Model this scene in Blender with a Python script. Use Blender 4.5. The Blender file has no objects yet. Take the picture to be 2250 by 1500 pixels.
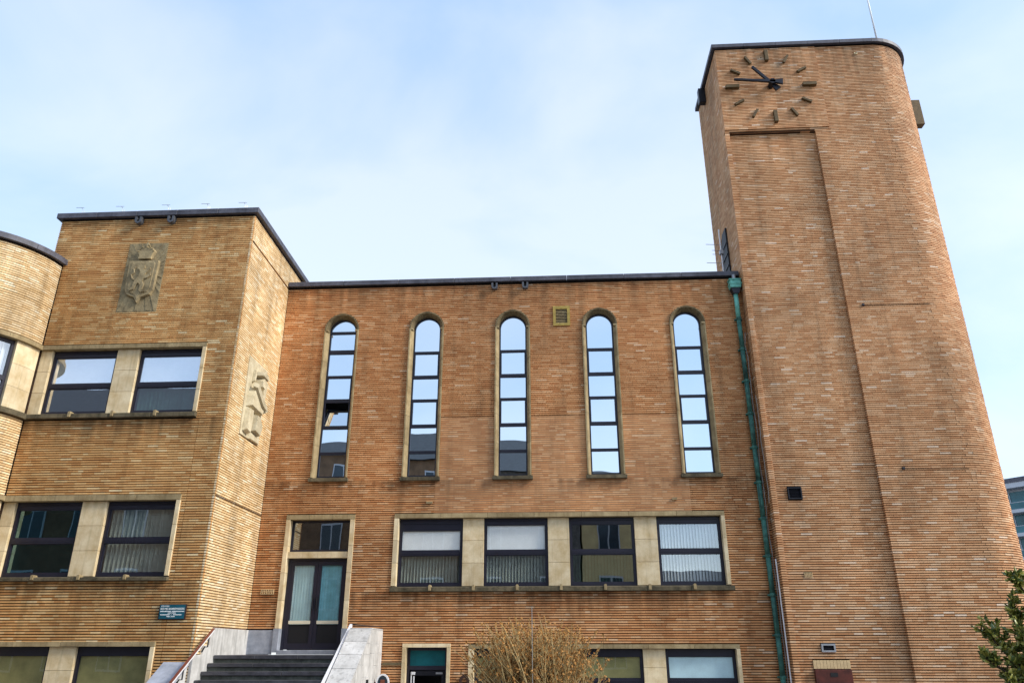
import bpy, bmesh, math, random
import numpy as np
from mathutils import Vector, Matrix

# ---------------------------------------------------------------- camera, sky, sun
sc = bpy.context.scene
COL = sc.collection
cam_d = bpy.data.cameras.new('camera'); cam = bpy.data.objects.new('camera', cam_d); COL.objects.link(cam)
sc.camera = cam
cam_d.sensor_width = 36.0; cam_d.lens = 26.74; cam_d.clip_start = 0.1; cam_d.clip_end = 2000
YAW, PITCH, ROLL = -.0553, .3864, -.0006
_cy, _sy, _cp, _sp = math.cos(YAW), math.sin(YAW), math.cos(PITCH), math.sin(PITCH)
FWD = Vector((_sy*_cp, _cy*_cp, _sp)); RGT = Vector((_cy, -_sy, 0)); UP = RGT.cross(FWD)
_c, _s = math.cos(ROLL), math.sin(ROLL)
R2 = RGT*_c + UP*_s; U2 = UP*_c - RGT*_s
m = Matrix((R2, U2, -FWD)).transposed().to_4x4()
cam.matrix_world = m
F_PX = 1671.5

SUN_EL, SUN_AZ = 34.0, 73.0      # azimuth measured from the -Y direction (behind the viewer) towards +X
wd = bpy.data.worlds.new('World'); sc.world = wd; wd.use_nodes = True
nt = wd.node_tree; nt.nodes.clear()
def wn(t, **k):
    n = nt.nodes.new(t)
    for a, b in k.items(): setattr(n, a, b)
    return n
sky = wn('ShaderNodeTexSky', sky_type='NISHITA', sun_disc=False)
sundir = Vector((math.sin(math.radians(SUN_AZ))*math.cos(math.radians(SUN_EL)),
                 -math.cos(math.radians(SUN_AZ))*math.cos(math.radians(SUN_EL)), math.sin(math.radians(SUN_EL))))
sky.sun_elevation = math.radians(SUN_EL)
sky.sun_rotation = math.atan2(sundir.x, sundir.y)
sky.air_density = 1.0; sky.dust_density = 1.0; sky.ozone_density = 1.6
tc = wn('ShaderNodeTexCoord'); mp = wn('ShaderNodeMapping'); mp.inputs['Scale'].default_value = (1.0, 1.0, 1.7)
mp.inputs['Location'].default_value = (0.35, 0.9, 0.1)
nz = wn('ShaderNodeTexNoise'); nz.inputs['Scale'].default_value = 2.5; nz.inputs['Detail'].default_value = 6; nz.inputs['Roughness'].default_value = .5
nz.inputs['Distortion'].default_value = .35
rp = wn('ShaderNodeMapRange'); rp.inputs['From Min'].default_value = .37; rp.inputs['From Max'].default_value = .65
rp.inputs['To Min'].default_value = .0; rp.inputs['To Max'].default_value = .9
mx = wn('ShaderNodeMix', data_type='RGBA'); mx.inputs['A'].default_value = (3.15, 4.3, 5.9, 1); mx.inputs['B'].default_value = (5.3, 5.75, 6.4, 1)
sep = wn('ShaderNodeSeparateXYZ'); el_ = wn('ShaderNodeMapRange'); el_.inputs['From Min'].default_value = .2; el_.inputs['From Max'].default_value = .75
el_.inputs['To Min'].default_value = .38; el_.inputs['To Max'].default_value = -.12
ad = wn('ShaderNodeMath', operation='ADD', use_clamp=True); sm = wn('ShaderNodeMix', data_type='RGBA', blend_type='ADD'); sm.inputs['Factor'].default_value = 1
bg = wn('ShaderNodeBackground'); bg.inputs['Strength'].default_value = .05
ow = wn('ShaderNodeOutputWorld')
L = nt.links.new
L(tc.outputs['Generated'], mp.inputs['Vector']); L(mp.outputs[0], nz.inputs['Vector']); L(nz.outputs['Fac'], rp.inputs['Value'])
L(tc.outputs['Generated'], sep.inputs[0]); L(sep.outputs['Z'], el_.inputs['Value']); L(rp.outputs[0], ad.inputs[0]); L(el_.outputs[0], ad.inputs[1])
L(ad.outputs[0], mx.inputs['Factor']); L(sky.outputs[0], sm.inputs['A']); L(mx.outputs['Result'], sm.inputs['B']); L(sm.outputs['Result'], bg.inputs['Color']); L(bg.outputs[0], ow.inputs[0])

sl = bpy.data.lights.new('sun', 'SUN'); so = bpy.data.objects.new('sun', sl); COL.objects.link(so)
sl.energy = 1.5; sl.angle = math.radians(14); sl.color = (1, .95, .86)
so.rotation_euler = (-sundir).to_track_quat('-Z', 'Y').to_euler(); so.location = (20, -20, 40)
sc.view_settings.view_transform = 'Standard'; sc.view_settings.look = 'None'; sc.view_settings.gamma = 1
sc.view_settings.exposure = 1.33; sc.view_settings.use_curve_mapping = False

# ---------------------------------------------------------------- materials
def newmat(name):
    mt = bpy.data.materials.new(name); mt.use_nodes = True
    b = mt.node_tree.nodes['Principled BSDF']
    return mt, mt.node_tree, b
def surf(name, col, rough=.8, var=.18, scale=3.0, streak=0.0, dark=None, bump=.0, bscale=40, metal=0, spec=.4, fine=.08):
    """base colour with large blotches, optional vertical streaks and fine grain"""
    mt, t, b = newmat(name)
    N = t.nodes.new; K = t.links.new
    co = N('ShaderNodeTexCoord')
    n1 = N('ShaderNodeTexNoise'); n1.inputs['Scale'].default_value = scale; n1.inputs['Detail'].default_value = 6; n1.inputs['Roughness'].default_value = .6
    K(co.outputs['Object'], n1.inputs['Vector'])
    mr = N('ShaderNodeMapRange'); mr.inputs['From Min'].default_value = .3; mr.inputs['From Max'].default_value = .7
    K(n1.outputs['Fac'], mr.inputs['Value'])
    mx = N('ShaderNodeMix'); mx.data_type = 'RGBA'
    c = Vector(col[:3]); d = Vector(dark[:3]) if dark else c*(1-var*2)
    mx.inputs['A'].default_value = (*d, 1); mx.inputs['B'].default_value = (*(c*(1+var*.5)), 1)
    K(mr.outputs[0], mx.inputs['Factor'])
    out = mx.outputs['Result']
    if streak:
        mp = N('ShaderNodeMapping'); mp.inputs['Scale'].default_value = (9, 9, .55); K(co.outputs['Object'], mp.inputs['Vector'])
        n2 = N('ShaderNodeTexNoise'); n2.inputs['Scale'].default_value = 1.6; n2.inputs['Detail'].default_value = 5; K(mp.outputs[0], n2.inputs['Vector'])
        m2 = N('ShaderNodeMapRange'); m2.inputs['From Min'].default_value = .52; m2.inputs['From Max'].default_value = .75
        m2.inputs['To Min'].default_value = 0; m2.inputs['To Max'].default_value = streak; K(n2.outputs['Fac'], m2.inputs['Value'])
        x2 = N('ShaderNodeMix'); x2.data_type = 'RGBA'; K(m2.outputs[0], x2.inputs['Factor']); K(out, x2.inputs['A'])
        x2.inputs['B'].default_value = (*(d*.45), 1); out = x2.outputs['Result']
    if fine:
        n3 = N('ShaderNodeTexNoise'); n3.inputs['Scale'].default_value = 60; n3.inputs['Detail'].default_value = 3; K(co.outputs['Object'], n3.inputs['Vector'])
        m3 = N('ShaderNodeMapRange'); m3.inputs['To Min'].default_value = 1-fine*2; m3.inputs['To Max'].default_value = 1+fine*2; K(n3.outputs['Fac'], m3.inputs['Value'])
        x3 = N('ShaderNodeMix'); x3.data_type = 'RGBA'; x3.blend_type = 'MULTIPLY'; x3.inputs['Factor'].default_value = 1
        K(out, x3.inputs['A']); K(m3.outputs[0], x3.inputs['B']); out = x3.outputs['Result']
    if bump or 'coping' in name or 'tread' in name:          # every stone its own tone
        oi = N('ShaderNodeObjectInfo'); mo = N('ShaderNodeMapRange'); mo.inputs['To Min'].default_value = .80; mo.inputs['To Max'].default_value = 1.08; K(oi.outputs['Random'], mo.inputs['Value'])
        xo = N('ShaderNodeMix'); xo.data_type = 'RGBA'; xo.blend_type = 'MULTIPLY'; xo.inputs['Factor'].default_value = 1
        K(out, xo.inputs['A']); K(mo.outputs[0], xo.inputs['B']); out = xo.outputs['Result']
    K(out, b.inputs['Base Color'])
    b.inputs['Roughness'].default_value = rough; b.inputs['Metallic'].default_value = metal
    b.inputs['Specular IOR Level'].default_value = spec
    if bump:
        n4 = N('ShaderNodeTexNoise'); n4.inputs['Scale'].default_value = bscale; n4.inputs['Detail'].default_value = 5; K(co.outputs['Object'], n4.inputs['Vector'])
        bp = N('ShaderNodeBump'); bp.inputs['Strength'].default_value = bump; bp.inputs['Distance'].default_value = .02
        K(n4.outputs['Fac'], bp.inputs['Height']); K(bp.outputs[0], b.inputs['Normal'])
    return mt

def brickmat(name, stops, piece, stain=.30, warm=(1, 1, 1), runs=()):
    mt, t, b = newmat(name); N = t.nodes.new; K = t.links.new
    if piece:
        src = N('ShaderNodeObjectInfo').outputs['Random']
    else:
        src = N('ShaderNodeNewGeometry').outputs['Random Per Island']
    r = N('ShaderNodeValToRGB'); r.color_ramp.interpolation = 'LINEAR'
    el = r.color_ramp.elements
    while len(el) < len(stops): el.new(.5)
    for e, (p, c) in zip(el, stops): e.position = p; e.color = (c[0]*warm[0], c[1]*warm[1], c[2]*warm[2], 1)
    K(src, r.inputs['Fac'])
    g = N('ShaderNodeNewGeometry')       # position in the place itself: stains run across neighbouring bricks
    n1 = N('ShaderNodeTexNoise'); n1.inputs['Scale'].default_value = .55; n1.inputs['Detail'].default_value = 8; n1.inputs['Roughness'].default_value = .62
    mpp = N('ShaderNodeMapping'); mpp.inputs['Scale'].default_value = (1.3, 1.3, .9)
    K(g.outputs['Position'], mpp.inputs['Vector']); K(mpp.outputs[0], n1.inputs['Vector'])
    m1 = N('ShaderNodeMapRange'); m1.inputs['From Min'].default_value = .32; m1.inputs['From Max'].default_value = .68
    m1.inputs['To Min'].default_value = 1-stain; m1.inputs['To Max'].default_value = 1+stain*.35; K(n1.outputs['Fac'], m1.inputs['Value'])
    n2 = N('ShaderNodeTexNoise'); n2.inputs['Scale'].default_value = 34; n2.inputs['Detail'].default_value = 4; K(g.outputs['Position'], n2.inputs['Vector'])
    m2 = N('ShaderNodeMapRange'); m2.inputs['To Min'].default_value = .82; m2.inputs['To Max'].default_value = 1.18; K(n2.outputs['Fac'], m2.inputs['Value'])
    m4p = N('ShaderNodeMapping'); m4p.inputs['Scale'].default_value = (3.2, 3.2, .22); K(g.outputs['Position'], m4p.inputs['Vector'])
    n4 = N('ShaderNodeTexNoise'); n4.inputs['Scale'].default_value = 1.0; n4.inputs['Detail'].default_value = 7; n4.inputs['Roughness'].default_value = .65; K(m4p.outputs[0], n4.inputs['Vector'])
    m4 = N('ShaderNodeMapRange'); m4.inputs['From Min'].default_value = .50; m4.inputs['From Max'].default_value = .74
    m4.inputs['To Min'].default_value = 1.03; m4.inputs['To Max'].default_value = 1-stain*1.1; K(n4.outputs['Fac'], m4.inputs['Value'])
    m0 = N('ShaderNodeMath'); m0.operation = 'MULTIPLY'; K(m1.outputs[0], m0.inputs[0]); K(m4.outputs[0], m0.inputs[1])
    ml = N('ShaderNodeMath'); ml.operation = 'MULTIPLY'; K(m0.outputs[0], ml.inputs[0]); K(m2.outputs[0], ml.inputs[1])
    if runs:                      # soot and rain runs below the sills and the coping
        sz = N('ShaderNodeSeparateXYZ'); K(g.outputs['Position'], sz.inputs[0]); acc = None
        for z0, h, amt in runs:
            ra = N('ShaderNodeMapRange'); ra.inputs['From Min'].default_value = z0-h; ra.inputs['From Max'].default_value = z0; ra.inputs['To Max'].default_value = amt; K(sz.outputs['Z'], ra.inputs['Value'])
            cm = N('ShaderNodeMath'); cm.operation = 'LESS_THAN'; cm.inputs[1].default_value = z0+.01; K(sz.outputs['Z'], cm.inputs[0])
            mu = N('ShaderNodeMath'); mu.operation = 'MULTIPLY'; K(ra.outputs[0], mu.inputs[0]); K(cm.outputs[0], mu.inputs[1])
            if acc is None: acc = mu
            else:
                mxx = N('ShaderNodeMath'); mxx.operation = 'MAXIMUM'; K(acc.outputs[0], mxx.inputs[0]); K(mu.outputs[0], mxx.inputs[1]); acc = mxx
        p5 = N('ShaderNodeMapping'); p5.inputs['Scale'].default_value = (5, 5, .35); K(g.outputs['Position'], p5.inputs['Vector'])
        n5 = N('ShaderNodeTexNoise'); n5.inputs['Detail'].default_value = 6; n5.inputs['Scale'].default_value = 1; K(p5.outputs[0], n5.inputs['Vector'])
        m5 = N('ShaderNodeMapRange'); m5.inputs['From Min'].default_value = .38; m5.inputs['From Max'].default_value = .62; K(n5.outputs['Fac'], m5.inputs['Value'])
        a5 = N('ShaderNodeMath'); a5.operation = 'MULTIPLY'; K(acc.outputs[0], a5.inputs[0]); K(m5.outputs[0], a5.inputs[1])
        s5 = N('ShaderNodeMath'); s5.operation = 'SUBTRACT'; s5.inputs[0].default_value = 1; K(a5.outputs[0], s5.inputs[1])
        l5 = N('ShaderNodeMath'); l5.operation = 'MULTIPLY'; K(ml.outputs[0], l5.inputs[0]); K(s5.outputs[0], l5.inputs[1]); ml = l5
    x = N('ShaderNodeMix'); x.data_type = 'RGBA'; x.blend_type = 'MULTIPLY'; x.inputs['Factor'].default_value = 1
    K(r.outputs['Color'], x.inputs['A']); K(ml.outputs[0], x.inputs['B']); K(x.outputs['Result'], b.inputs['Base Color'])
    b.inputs['Roughness'].default_value = .75; b.inputs['Specular IOR Level'].default_value = .35
    return mt

def glassmat(name, refl=.35, tint=(.75, .85, .85), rough=.0, rtint=(.9, .96, 1.0), wave=.0012):
    """window glass: part mirror, part see-through"""
    mt = bpy.data.materials.new(name); mt.use_nodes = True; t = mt.node_tree; t.nodes.clear(); N = t.nodes.new; K = t.links.new
    o = N('ShaderNodeOutputMaterial'); mix = N('ShaderNodeMixShader'); tr = N('ShaderNodeBsdfTransparent'); gl = N('ShaderNodeBsdfGlossy')
    tr.inputs[0].default_value = (*tint, 1); gl.inputs['Color'].default_value = (*rtint, 1); gl.inputs['Roughness'].default_value = rough
    lw = N('ShaderNodeLayerWeight'); lw.inputs['Blend'].default_value = .25
    mr = N('ShaderNodeMapRange'); mr.inputs['To Min'].default_value = refl; mr.inputs['To Max'].default_value = 1.0
    K(lw.outputs['Fresnel'], mr.inputs['Value'])
    gg = N('ShaderNodeNewGeometry'); iv = N('ShaderNodeMath'); iv.operation = 'SUBTRACT'; iv.inputs[0].default_value = 1; K(gg.outputs['Backfacing'], iv.inputs[1])
    mm = N('ShaderNodeMath'); mm.operation = 'MULTIPLY'; K(iv.outputs[0], mm.inputs[0]); K(mr.outputs[0], mm.inputs[1]); K(mm.outputs[0], mix.inputs['Fac'])
    co = N('ShaderNodeTexCoord'); nz = N('ShaderNodeTexNoise'); nz.inputs['Scale'].default_value = 1.3; nz.inputs['Detail'].default_value = 1
    K(co.outputs['Object'], nz.inputs['Vector'])
    bp = N('ShaderNodeBump'); bp.inputs['Strength'].default_value = 1; bp.inputs['Distance'].default_value = wave
    K(nz.outputs['Fac'], bp.inputs['Height']); K(bp.outputs[0], gl.inputs['Normal'])
    K(tr.outputs[0], mix.inputs[1]); K(gl.outputs[0], mix.inputs[2]); K(mix.outputs[0], o.inputs[0])
    return mt

ST = [(0, (.49, .215, .075)), (.2, (.56, .265, .098)), (.5, (.61, .310, .122)), (.88, (.66, .365, .160)), (.97, (.70, .43, .21)), (1, (.77, .54, .32))]
W_MAIN, W_LEFT, W_TOWR, W_SUNLIT = (1.05, .99, 1.02), (1.06, 1.16, 1.12), (1.04, 1.11, 1.36), (1.12, 1.14, 1.10)
M = {}
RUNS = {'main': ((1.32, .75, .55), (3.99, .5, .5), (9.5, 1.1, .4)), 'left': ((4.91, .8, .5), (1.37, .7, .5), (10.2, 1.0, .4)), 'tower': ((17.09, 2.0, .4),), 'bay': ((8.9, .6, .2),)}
ST_SUNLIT = [(0, (.60, .40, .20)), (.25, (.67, .465, .25)), (.6, (.73, .53, .31)), (.9, (.78, .61, .40)), (1, (.82, .70, .52))]  # paler ramp: sunlight on bay and return wall painted into the brick
for k, w in (('main', W_MAIN), ('left', W_LEFT), ('tower', W_TOWR), ('bay', W_SUNLIT)):
    sT = ST_SUNLIT if k == 'bay' else ST; M['bp_'+k] = brickmat('brick piece '+k, sT, True, warm=w, runs=RUNS[k]); M['bs_'+k] = brickmat('brick '+k, sT, False, warm=w, runs=RUNS[k])
M['mortar'] = surf('mortar', (.06, .03, .016), .95, .2, 2.0)
M['mortar_pale'] = surf('mortar pale', (.34, .20, .11), .95, .2, 2.0)
M['stone'] = surf('pale stone', (.76, .64, .43), .85, .13, 3.2, streak=.35, dark=(.56, .41, .21), bump=.15)
M['stone_grey'] = surf('weathered stone', (.21, .16, .085), .9, .2, 4, streak=.5, dark=(.12, .085, .04), bump=.4)
M['stone_mid'] = surf('surround stone', (.40, .31, .17), .9, .2, 3.5, streak=.45, dark=(.24, .17, .08), bump=.3)
M['sill'] = surf('sill stone', (.15, .12, .07), .9, .25, 6, streak=.5, dark=(.055, .045, .025), bump=.4)
M['relief'] = surf('relief stone', (.37, .29, .16), .9, .2, 5, dark=(.17, .13, .07), bump=.35, bscale=22)
M['relief_pale'] = surf('pale relief stone', (.60, .53, .37), .9, .15, 5, dark=(.42, .35, .22), bump=.35, bscale=22)
M['coping'] = surf('bluestone coping', (.10, .10, .125), .55, .25, 4, streak=.3, dark=(.045, .045, .06))
M['white_stone'] = surf('white limestone', (.62, .61, .59), .8, .14, 4, streak=.6, dark=(.44, .43, .41), bump=.1)
M['blue_stone'] = surf('blue grey stone', (.36, .38, .44), .7, .15, 5, dark=(.22, .24, .28), bump=.1)
M['joint'] = surf('white pointing', (.78, .78, .78), .9, .05, 9)
M['tread'] = surf('dark stone tread', (.075, .075, .09), .30, .3, 6, spec=.6)
M['riser'] = surf('green stained riser', (.09, .10, .085), .7, .3, 7, streak=.6)
M['frame'] = surf('dark navy frame', (.016, .015, .028), .42, .1, 5, fine=.0)
M['black'] = surf('black', (.006, .006, .008), .6, .1, 5, fine=0)
M['room'] = surf('room wall', (.12, .12, .11), .9, .1, 2)
M['blind_white'] = surf('white roller blind', (.88, .88, .90), .85, .04, 5)
M['blind_olive'] = surf('olive roller blind', (.30, .27, .11), .8, .15, 4)
M['slat'] = surf('vertical blind slat', (.42, .45, .40), .8, .1, 5)
M['slat_teal'] = surf('teal vertical blind slat', (.22, .40, .38), .8, .1, 5)
M['slat_white'] = surf('pale vertical blind slat', (.72, .74, .78), .8, .05, 5)
M['curtain'] = surf('aqua curtain', (.24, .55, .64), .8, .15, 5)
M['frost'] = surf('frosted pane', (.52, .72, .77), .35, .08, 3)
M['cream'] = surf('cream bar', (.72, .66, .50), .6, .05, 3)
M['copper'] = surf('verdigris copper', (.055, .19, .15), .7, .3, 9, streak=.95, dark=(.012, .05, .04))
M['copper_new'] = surf('bright verdigris', (.16, .46, .38), .7, .2, 9, dark=(.09, .30, .24))
M['bronze'] = surf('bronze marker', (.13, .085, .035), .5, .2, 9, metal=.35)
M['iron'] = surf('black iron', (.012, .013, .02), .4, .1, 9, metal=.3)
M['lead'] = surf('lead spout', (.10, .105, .12), .5, .25, 20, metal=.2)
M['brass'] = surf('ochre vent frame', (.40, .28, .06), .6, .15, 9)
M['grey_metal'] = surf('grey metal', (.35, .36, .38), .4, .1, 9, metal=.4)
M['white_paint'] = surf('white painted metal', (.78, .78, .80), .35, .03, 9, fine=0)
M['red_rail'] = surf('red brown rail', (.20, .055, .03), .5, .15, 9)
M['red_box'] = surf('dark red box', (.10, .022, .014), .4, .3, 7)
M['sign_teal'] = surf('teal enamel sign', (.012, .10, .145), .3, .15, 9)
M['sign_edge'] = surf('rusty sign edge', (.05, .02, .012), .7, .2, 9)
M['sign_white'] = surf('white enamel', (.85, .88, .88), .4, .02, 9, fine=0)
M['terracotta'] = surf('pale vent brick', (.62, .45, .24), .8, .1, 9)
M['cable'] = surf('grey cable', (.35, .35, .33), .6, .1, 9)
M['ground'] = surf('grey paving', (.22, .21, .20), .9, .2, .6)
M['glass_arch'] = glassmat('coated glass', .80, (.3, .4, .4), rtint=(.84, .93, 1.0), wave=.0016)
M['glass'] = glassmat('window glass', .30, (.97, .99, .98))
M['glass_sky'] = glassmat('bright window glass', .58, (.95, .98, .97), rtint=(.93, .95, 1.0))
M['glass_clear'] = glassmat('clear window glass', .08, (.98, .99, .98))
M['glass_dark'] = glassmat('dark window glass', .30, (.45, .55, .50))
M['glass_teal'] = glassmat('teal tinted glass', .18, (.15, .55, .6), rtint=(.5, .85, .95))
M['bark'] = surf('twig bark', (.38, .25, .09), .8, .3, 20)
M['bark_pale'] = surf('pale twig bark', (.54, .40, .18), .8, .3, 20)
M['dry_leaf'] = surf('dry leaf', (.55, .27, .07), .7, .35, 20)
M['bark_dark'] = surf('dark bark', (.06, .035, .018), .85, .3, 20)
def leafmat(name, a, b2, piece):
    mt, t, b = newmat(name); N = t.nodes.new; K = t.links.new
    src = N('ShaderNodeObjectInfo').outputs['Random'] if piece else N('ShaderNodeNewGeometry').outputs['Random Per Island']
    x = N('ShaderNodeMix'); x.data_type = 'RGBA'; x.inputs['A'].default_value = (*a, 1); x.inputs['B'].default_value = (*b2, 1)
    pw = N('ShaderNodeMath'); pw.operation = 'POWER'; pw.inputs[1].default_value = 1.5
    K(src, pw.inputs[0]); K(pw.outputs[0], x.inputs['Factor']); K(x.outputs['Result'], b.inputs['Base Color'])
    b.inputs['Roughness'].default_value = .32; b.inputs['Specular IOR Level'].default_value = .5
    return mt
M['leaf_piece'] = leafmat('evergreen leaf piece', (.060, .100, .016), (.50, .46, .10), True)
M['leaf'] = leafmat('evergreen leaf', (.060, .100, .016), (.50, .46, .10), False)
M['opp_brick'] = surf('opposite brick', (.20, .12, .07), .9, .2, 2)
M['opp_yellow'] = surf('opposite render', (.62, .49, .25), .9, .12, 2)
M['teal_film'] = surf('teal filmed glass', (.012, .13, .15), .18, .15, 4)
M['opp_grey'] = surf('opposite grey brick', (.16, .15, .14), .9, .3, 3)
M['slate'] = surf('slate roof', (.05, .055, .06), .6, .2, 4)
M['opp_dark'] = surf('opposite glass', (.03, .05, .07), .1, .1, 4)
M['far_white'] = surf('white balcony slab', (.50, .53, .58), .7, .06, .5)
M['far_glass'] = surf('blue green balcony glass', (.03, .15, .19), .15, .25, .6)

# ---------------------------------------------------------------- helpers
def link(o, parent=None):
    COL.objects.link(o)
    if parent is not None:
        o.parent = parent
    return o
ROOTLOC = {}
def thing(name, label, cat, loc=(0, 0, 0), group=None):
    o = bpy.data.objects.new(name, None); o.empty_display_size = .3; COL.objects.link(o); o.location = loc
    o['label'] = label; o['category'] = cat
    if group: o['group'] = group
    ROOTLOC[o.name] = Vector(loc)
    return o
def tag(o, label, cat, group=None, kind=None):
    if label: o['label'] = label
    if cat: o['category'] = cat
    if group: o['group'] = group
    if kind: o['kind'] = kind
    return o
def setparent(o, parent):
    """parent keeping world placement; parents are never rotated"""
    if parent is None: return o
    o.parent = parent
    off = Vector((0, 0, 0)); p = parent
    if p.name in ROOTLOC: off = ROOTLOC[p.name]
    elif p.parent is not None and p.name not in ROOTLOC:
        off = Vector((0, 0, 0)) if not p.get('_o') else Vector(p['_o'])
    o.matrix_parent_inverse = Matrix.Translation(-off)
    return o
class MB:
    def __init__(s): s.v = []; s.f = []; s.mi = []
    def add(s, vs, fs, mi=0):
        n = len(s.v); s.v += [tuple(p) for p in vs]; s.f += [tuple(n+i for i in q) for q in fs]; s.mi += [mi]*len(fs)
        return s
    def box(s, x0, x1, y0, y1, z0, z1, mi=0):
        x0, x1 = min(x0, x1), max(x0, x1); y0, y1 = min(y0, y1), max(y0, y1); z0, z1 = min(z0, z1), max(z0, z1)
        return s.add([(x0, y0, z0), (x1, y0, z0), (x1, y1, z0), (x0, y1, z0), (x0, y0, z1), (x1, y0, z1), (x1, y1, z1), (x0, y1, z1)],
                     [(0, 3, 2, 1), (4, 5, 6, 7), (0, 1, 5, 4), (1, 2, 6, 5), (2, 3, 7, 6), (3, 0, 4, 7)], mi)
    def prism(s, pts, axis, a, b, mi=0, taper=1.0):
        """closed polygon pts (2D) extruded along axis ('x','y','z') from a to b; the b end may be tapered about its centre"""
        n = len(pts); cx = sum(p[0] for p in pts)/n; cy = sum(p[1] for p in pts)/n
        def mk(p, d):
            return {'x': (d, p[0], p[1]), 'y': (p[0], d, p[1]), 'z': (p[0], p[1], d)}[axis]
        vs = [mk(p, a) for p in pts] + [mk((cx+(p[0]-cx)*taper, cy+(p[1]-cy)*taper), b) for p in pts]
        fs = [tuple(range(n)), tuple(range(2*n-1, n-1, -1))] + [(i, (i+1) % n, n+(i+1) % n, n+i) for i in range(n)]
        return s.add(vs, fs, mi)
    def tube(s, path, r, n=6, mi=0, cap=True):
        path = [Vector(p) for p in path]; rs = r if isinstance(r, (list, tuple)) else [r]*len(path)
        base = len(s.v); up = None
        for i, p in enumerate(path):
            d = (path[min(i+1, len(path)-1)]-path[max(i-1, 0)]).normalized()
            if up is None: up = Vector((0, 0, 1)) if abs(d.z) < .9 else Vector((1, 0, 0))
            a = d.cross(up)
            if a.length < 1e-4: a = d.orthogonal()
            a.normalize(); b = a.cross(d).normalized(); up = b
            for k in range(n):
                t = 2*math.pi*k/n; s.v.append(tuple(p+a*math.cos(t)*rs[i]+b*math.sin(t)*rs[i]))
        for i in range(len(path)-1):
            for k in range(n):
                s.f.append((base+i*n+k, base+i*n+(k+1) % n, base+(i+1)*n+(k+1) % n, base+(i+1)*n+k)); s.mi.append(mi)
        if cap:
            s.f.append(tuple(base+k for k in range(n-1, -1, -1))); s.mi.append(mi)
            s.f.append(tuple(base+(len(path)-1)*n+k for k in range(n))); s.mi.append(mi)
        return s
    def build(s, name, mats, parent=None, smooth=False, bevel=0, fix=True):
        me = bpy.data.meshes.new(name); me.from_pydata(s.v, [], s.f)
        if not isinstance(mats, (list, tuple)): mats = [mats]
        for q in mats: me.materials.append(q)
        if len(mats) > 1: me.polygons.foreach_set('material_index', s.mi)
        if fix or bevel:
            bm = bmesh.new(); bm.from_mesh(me)
            bmesh.ops.recalc_face_normals(bm, faces=bm.faces)
            if bevel:
                bmesh.ops.bevel(bm, geom=[e for e in bm.edges if len(e.link_faces) == 2 and e.calc_face_angle(0) > .6], offset=bevel, segments=1, affect='EDGES', profile=.6)
            bm.to_mesh(me); bm.free()
        if smooth: me.polygons.foreach_set('use_smooth', [True]*len(me.polygons))
        me.update()
        o = bpy.data.objects.new(name, me); COL.objects.link(o); setparent(o, parent)
        return o
def proj_area(c, dims):
    """rough projected size of a brick at c in photo pixels, 0 when out of frame"""
    v = Vector(c); z = v.dot(FWD)
    if z < .5: return 0
    x = 1125+F_PX*v.dot(R2)/z; y = 750-F_PX*v.dot(U2)/z
    if not (-5 < x < 2255 and -5 < y < 1505): return 0
    return dims/(z*z)

BH, BJ = .055, .020       # course height, bed joint
_unit = {}
def unit_brick(mat):
    if mat.name not in _unit:
        mb = MB(); mb.box(-.5, .5, 0, 1, -.5, .5)
        o = mb.build('brick', mat); me = o.data; bpy.data.objects.remove(o); _unit[mat.name] = me
    return _unit[mat.name]
def bricks(parent, key, path, u0, u1, z0, z1, hole=None, depth=None, seed=1, L0=.20, L1=.30, sink=.03, store=None):
    """courses of single bricks; path(u)->(x,y,tx,ty,nx,ny); hole(z)->list of (ua,ub); depth(u,z)->how proud"""
    rnd = random.Random(seed); out = store if store is not None else []
    k0 = math.ceil(z0/BH-.01); k1 = math.floor(z1/BH+.01)
    for k in range(k0, k1):
        zc = (k+.5)*BH
        segs = [(u0, u1)]
        if hole:
            for a, b in sorted(hole(zc)):
                ns = []
                for s0, s1 in segs:
                    if b <= s0 or a >= s1: ns.append((s0, s1)); continue
                    if a > s0: ns.append((s0, a))
                    if b < s1: ns.append((b, s1))
                segs = ns
        wob = rnd.uniform(-.0015, .0015)
        for s0, s1 in segs:
            u = s0
            while u < s1-.012:
                l = rnd.choice((rnd.uniform(L0, L1), rnd.uniform(L0, L1), rnd.uniform(L0, L1), .12)) if u > s0 else rnd.uniform(.06, L1)
                if s1-(u+l) < .07: l = s1-u
                um = u+l/2
                x, y, tx, ty, nx, ny = path(um)
                d = (depth(um, zc) if depth else .0)+rnd.uniform(-.0015, .0015)
                h = (BH-BJ)*rnd.uniform(.98, 1.02); hl = (l-.003)/2
                out.append((x, y, zc+wob+rnd.uniform(-.0004, .0004), tx, ty, nx, ny, hl, h/2, d))
                u += l
    return out
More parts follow.
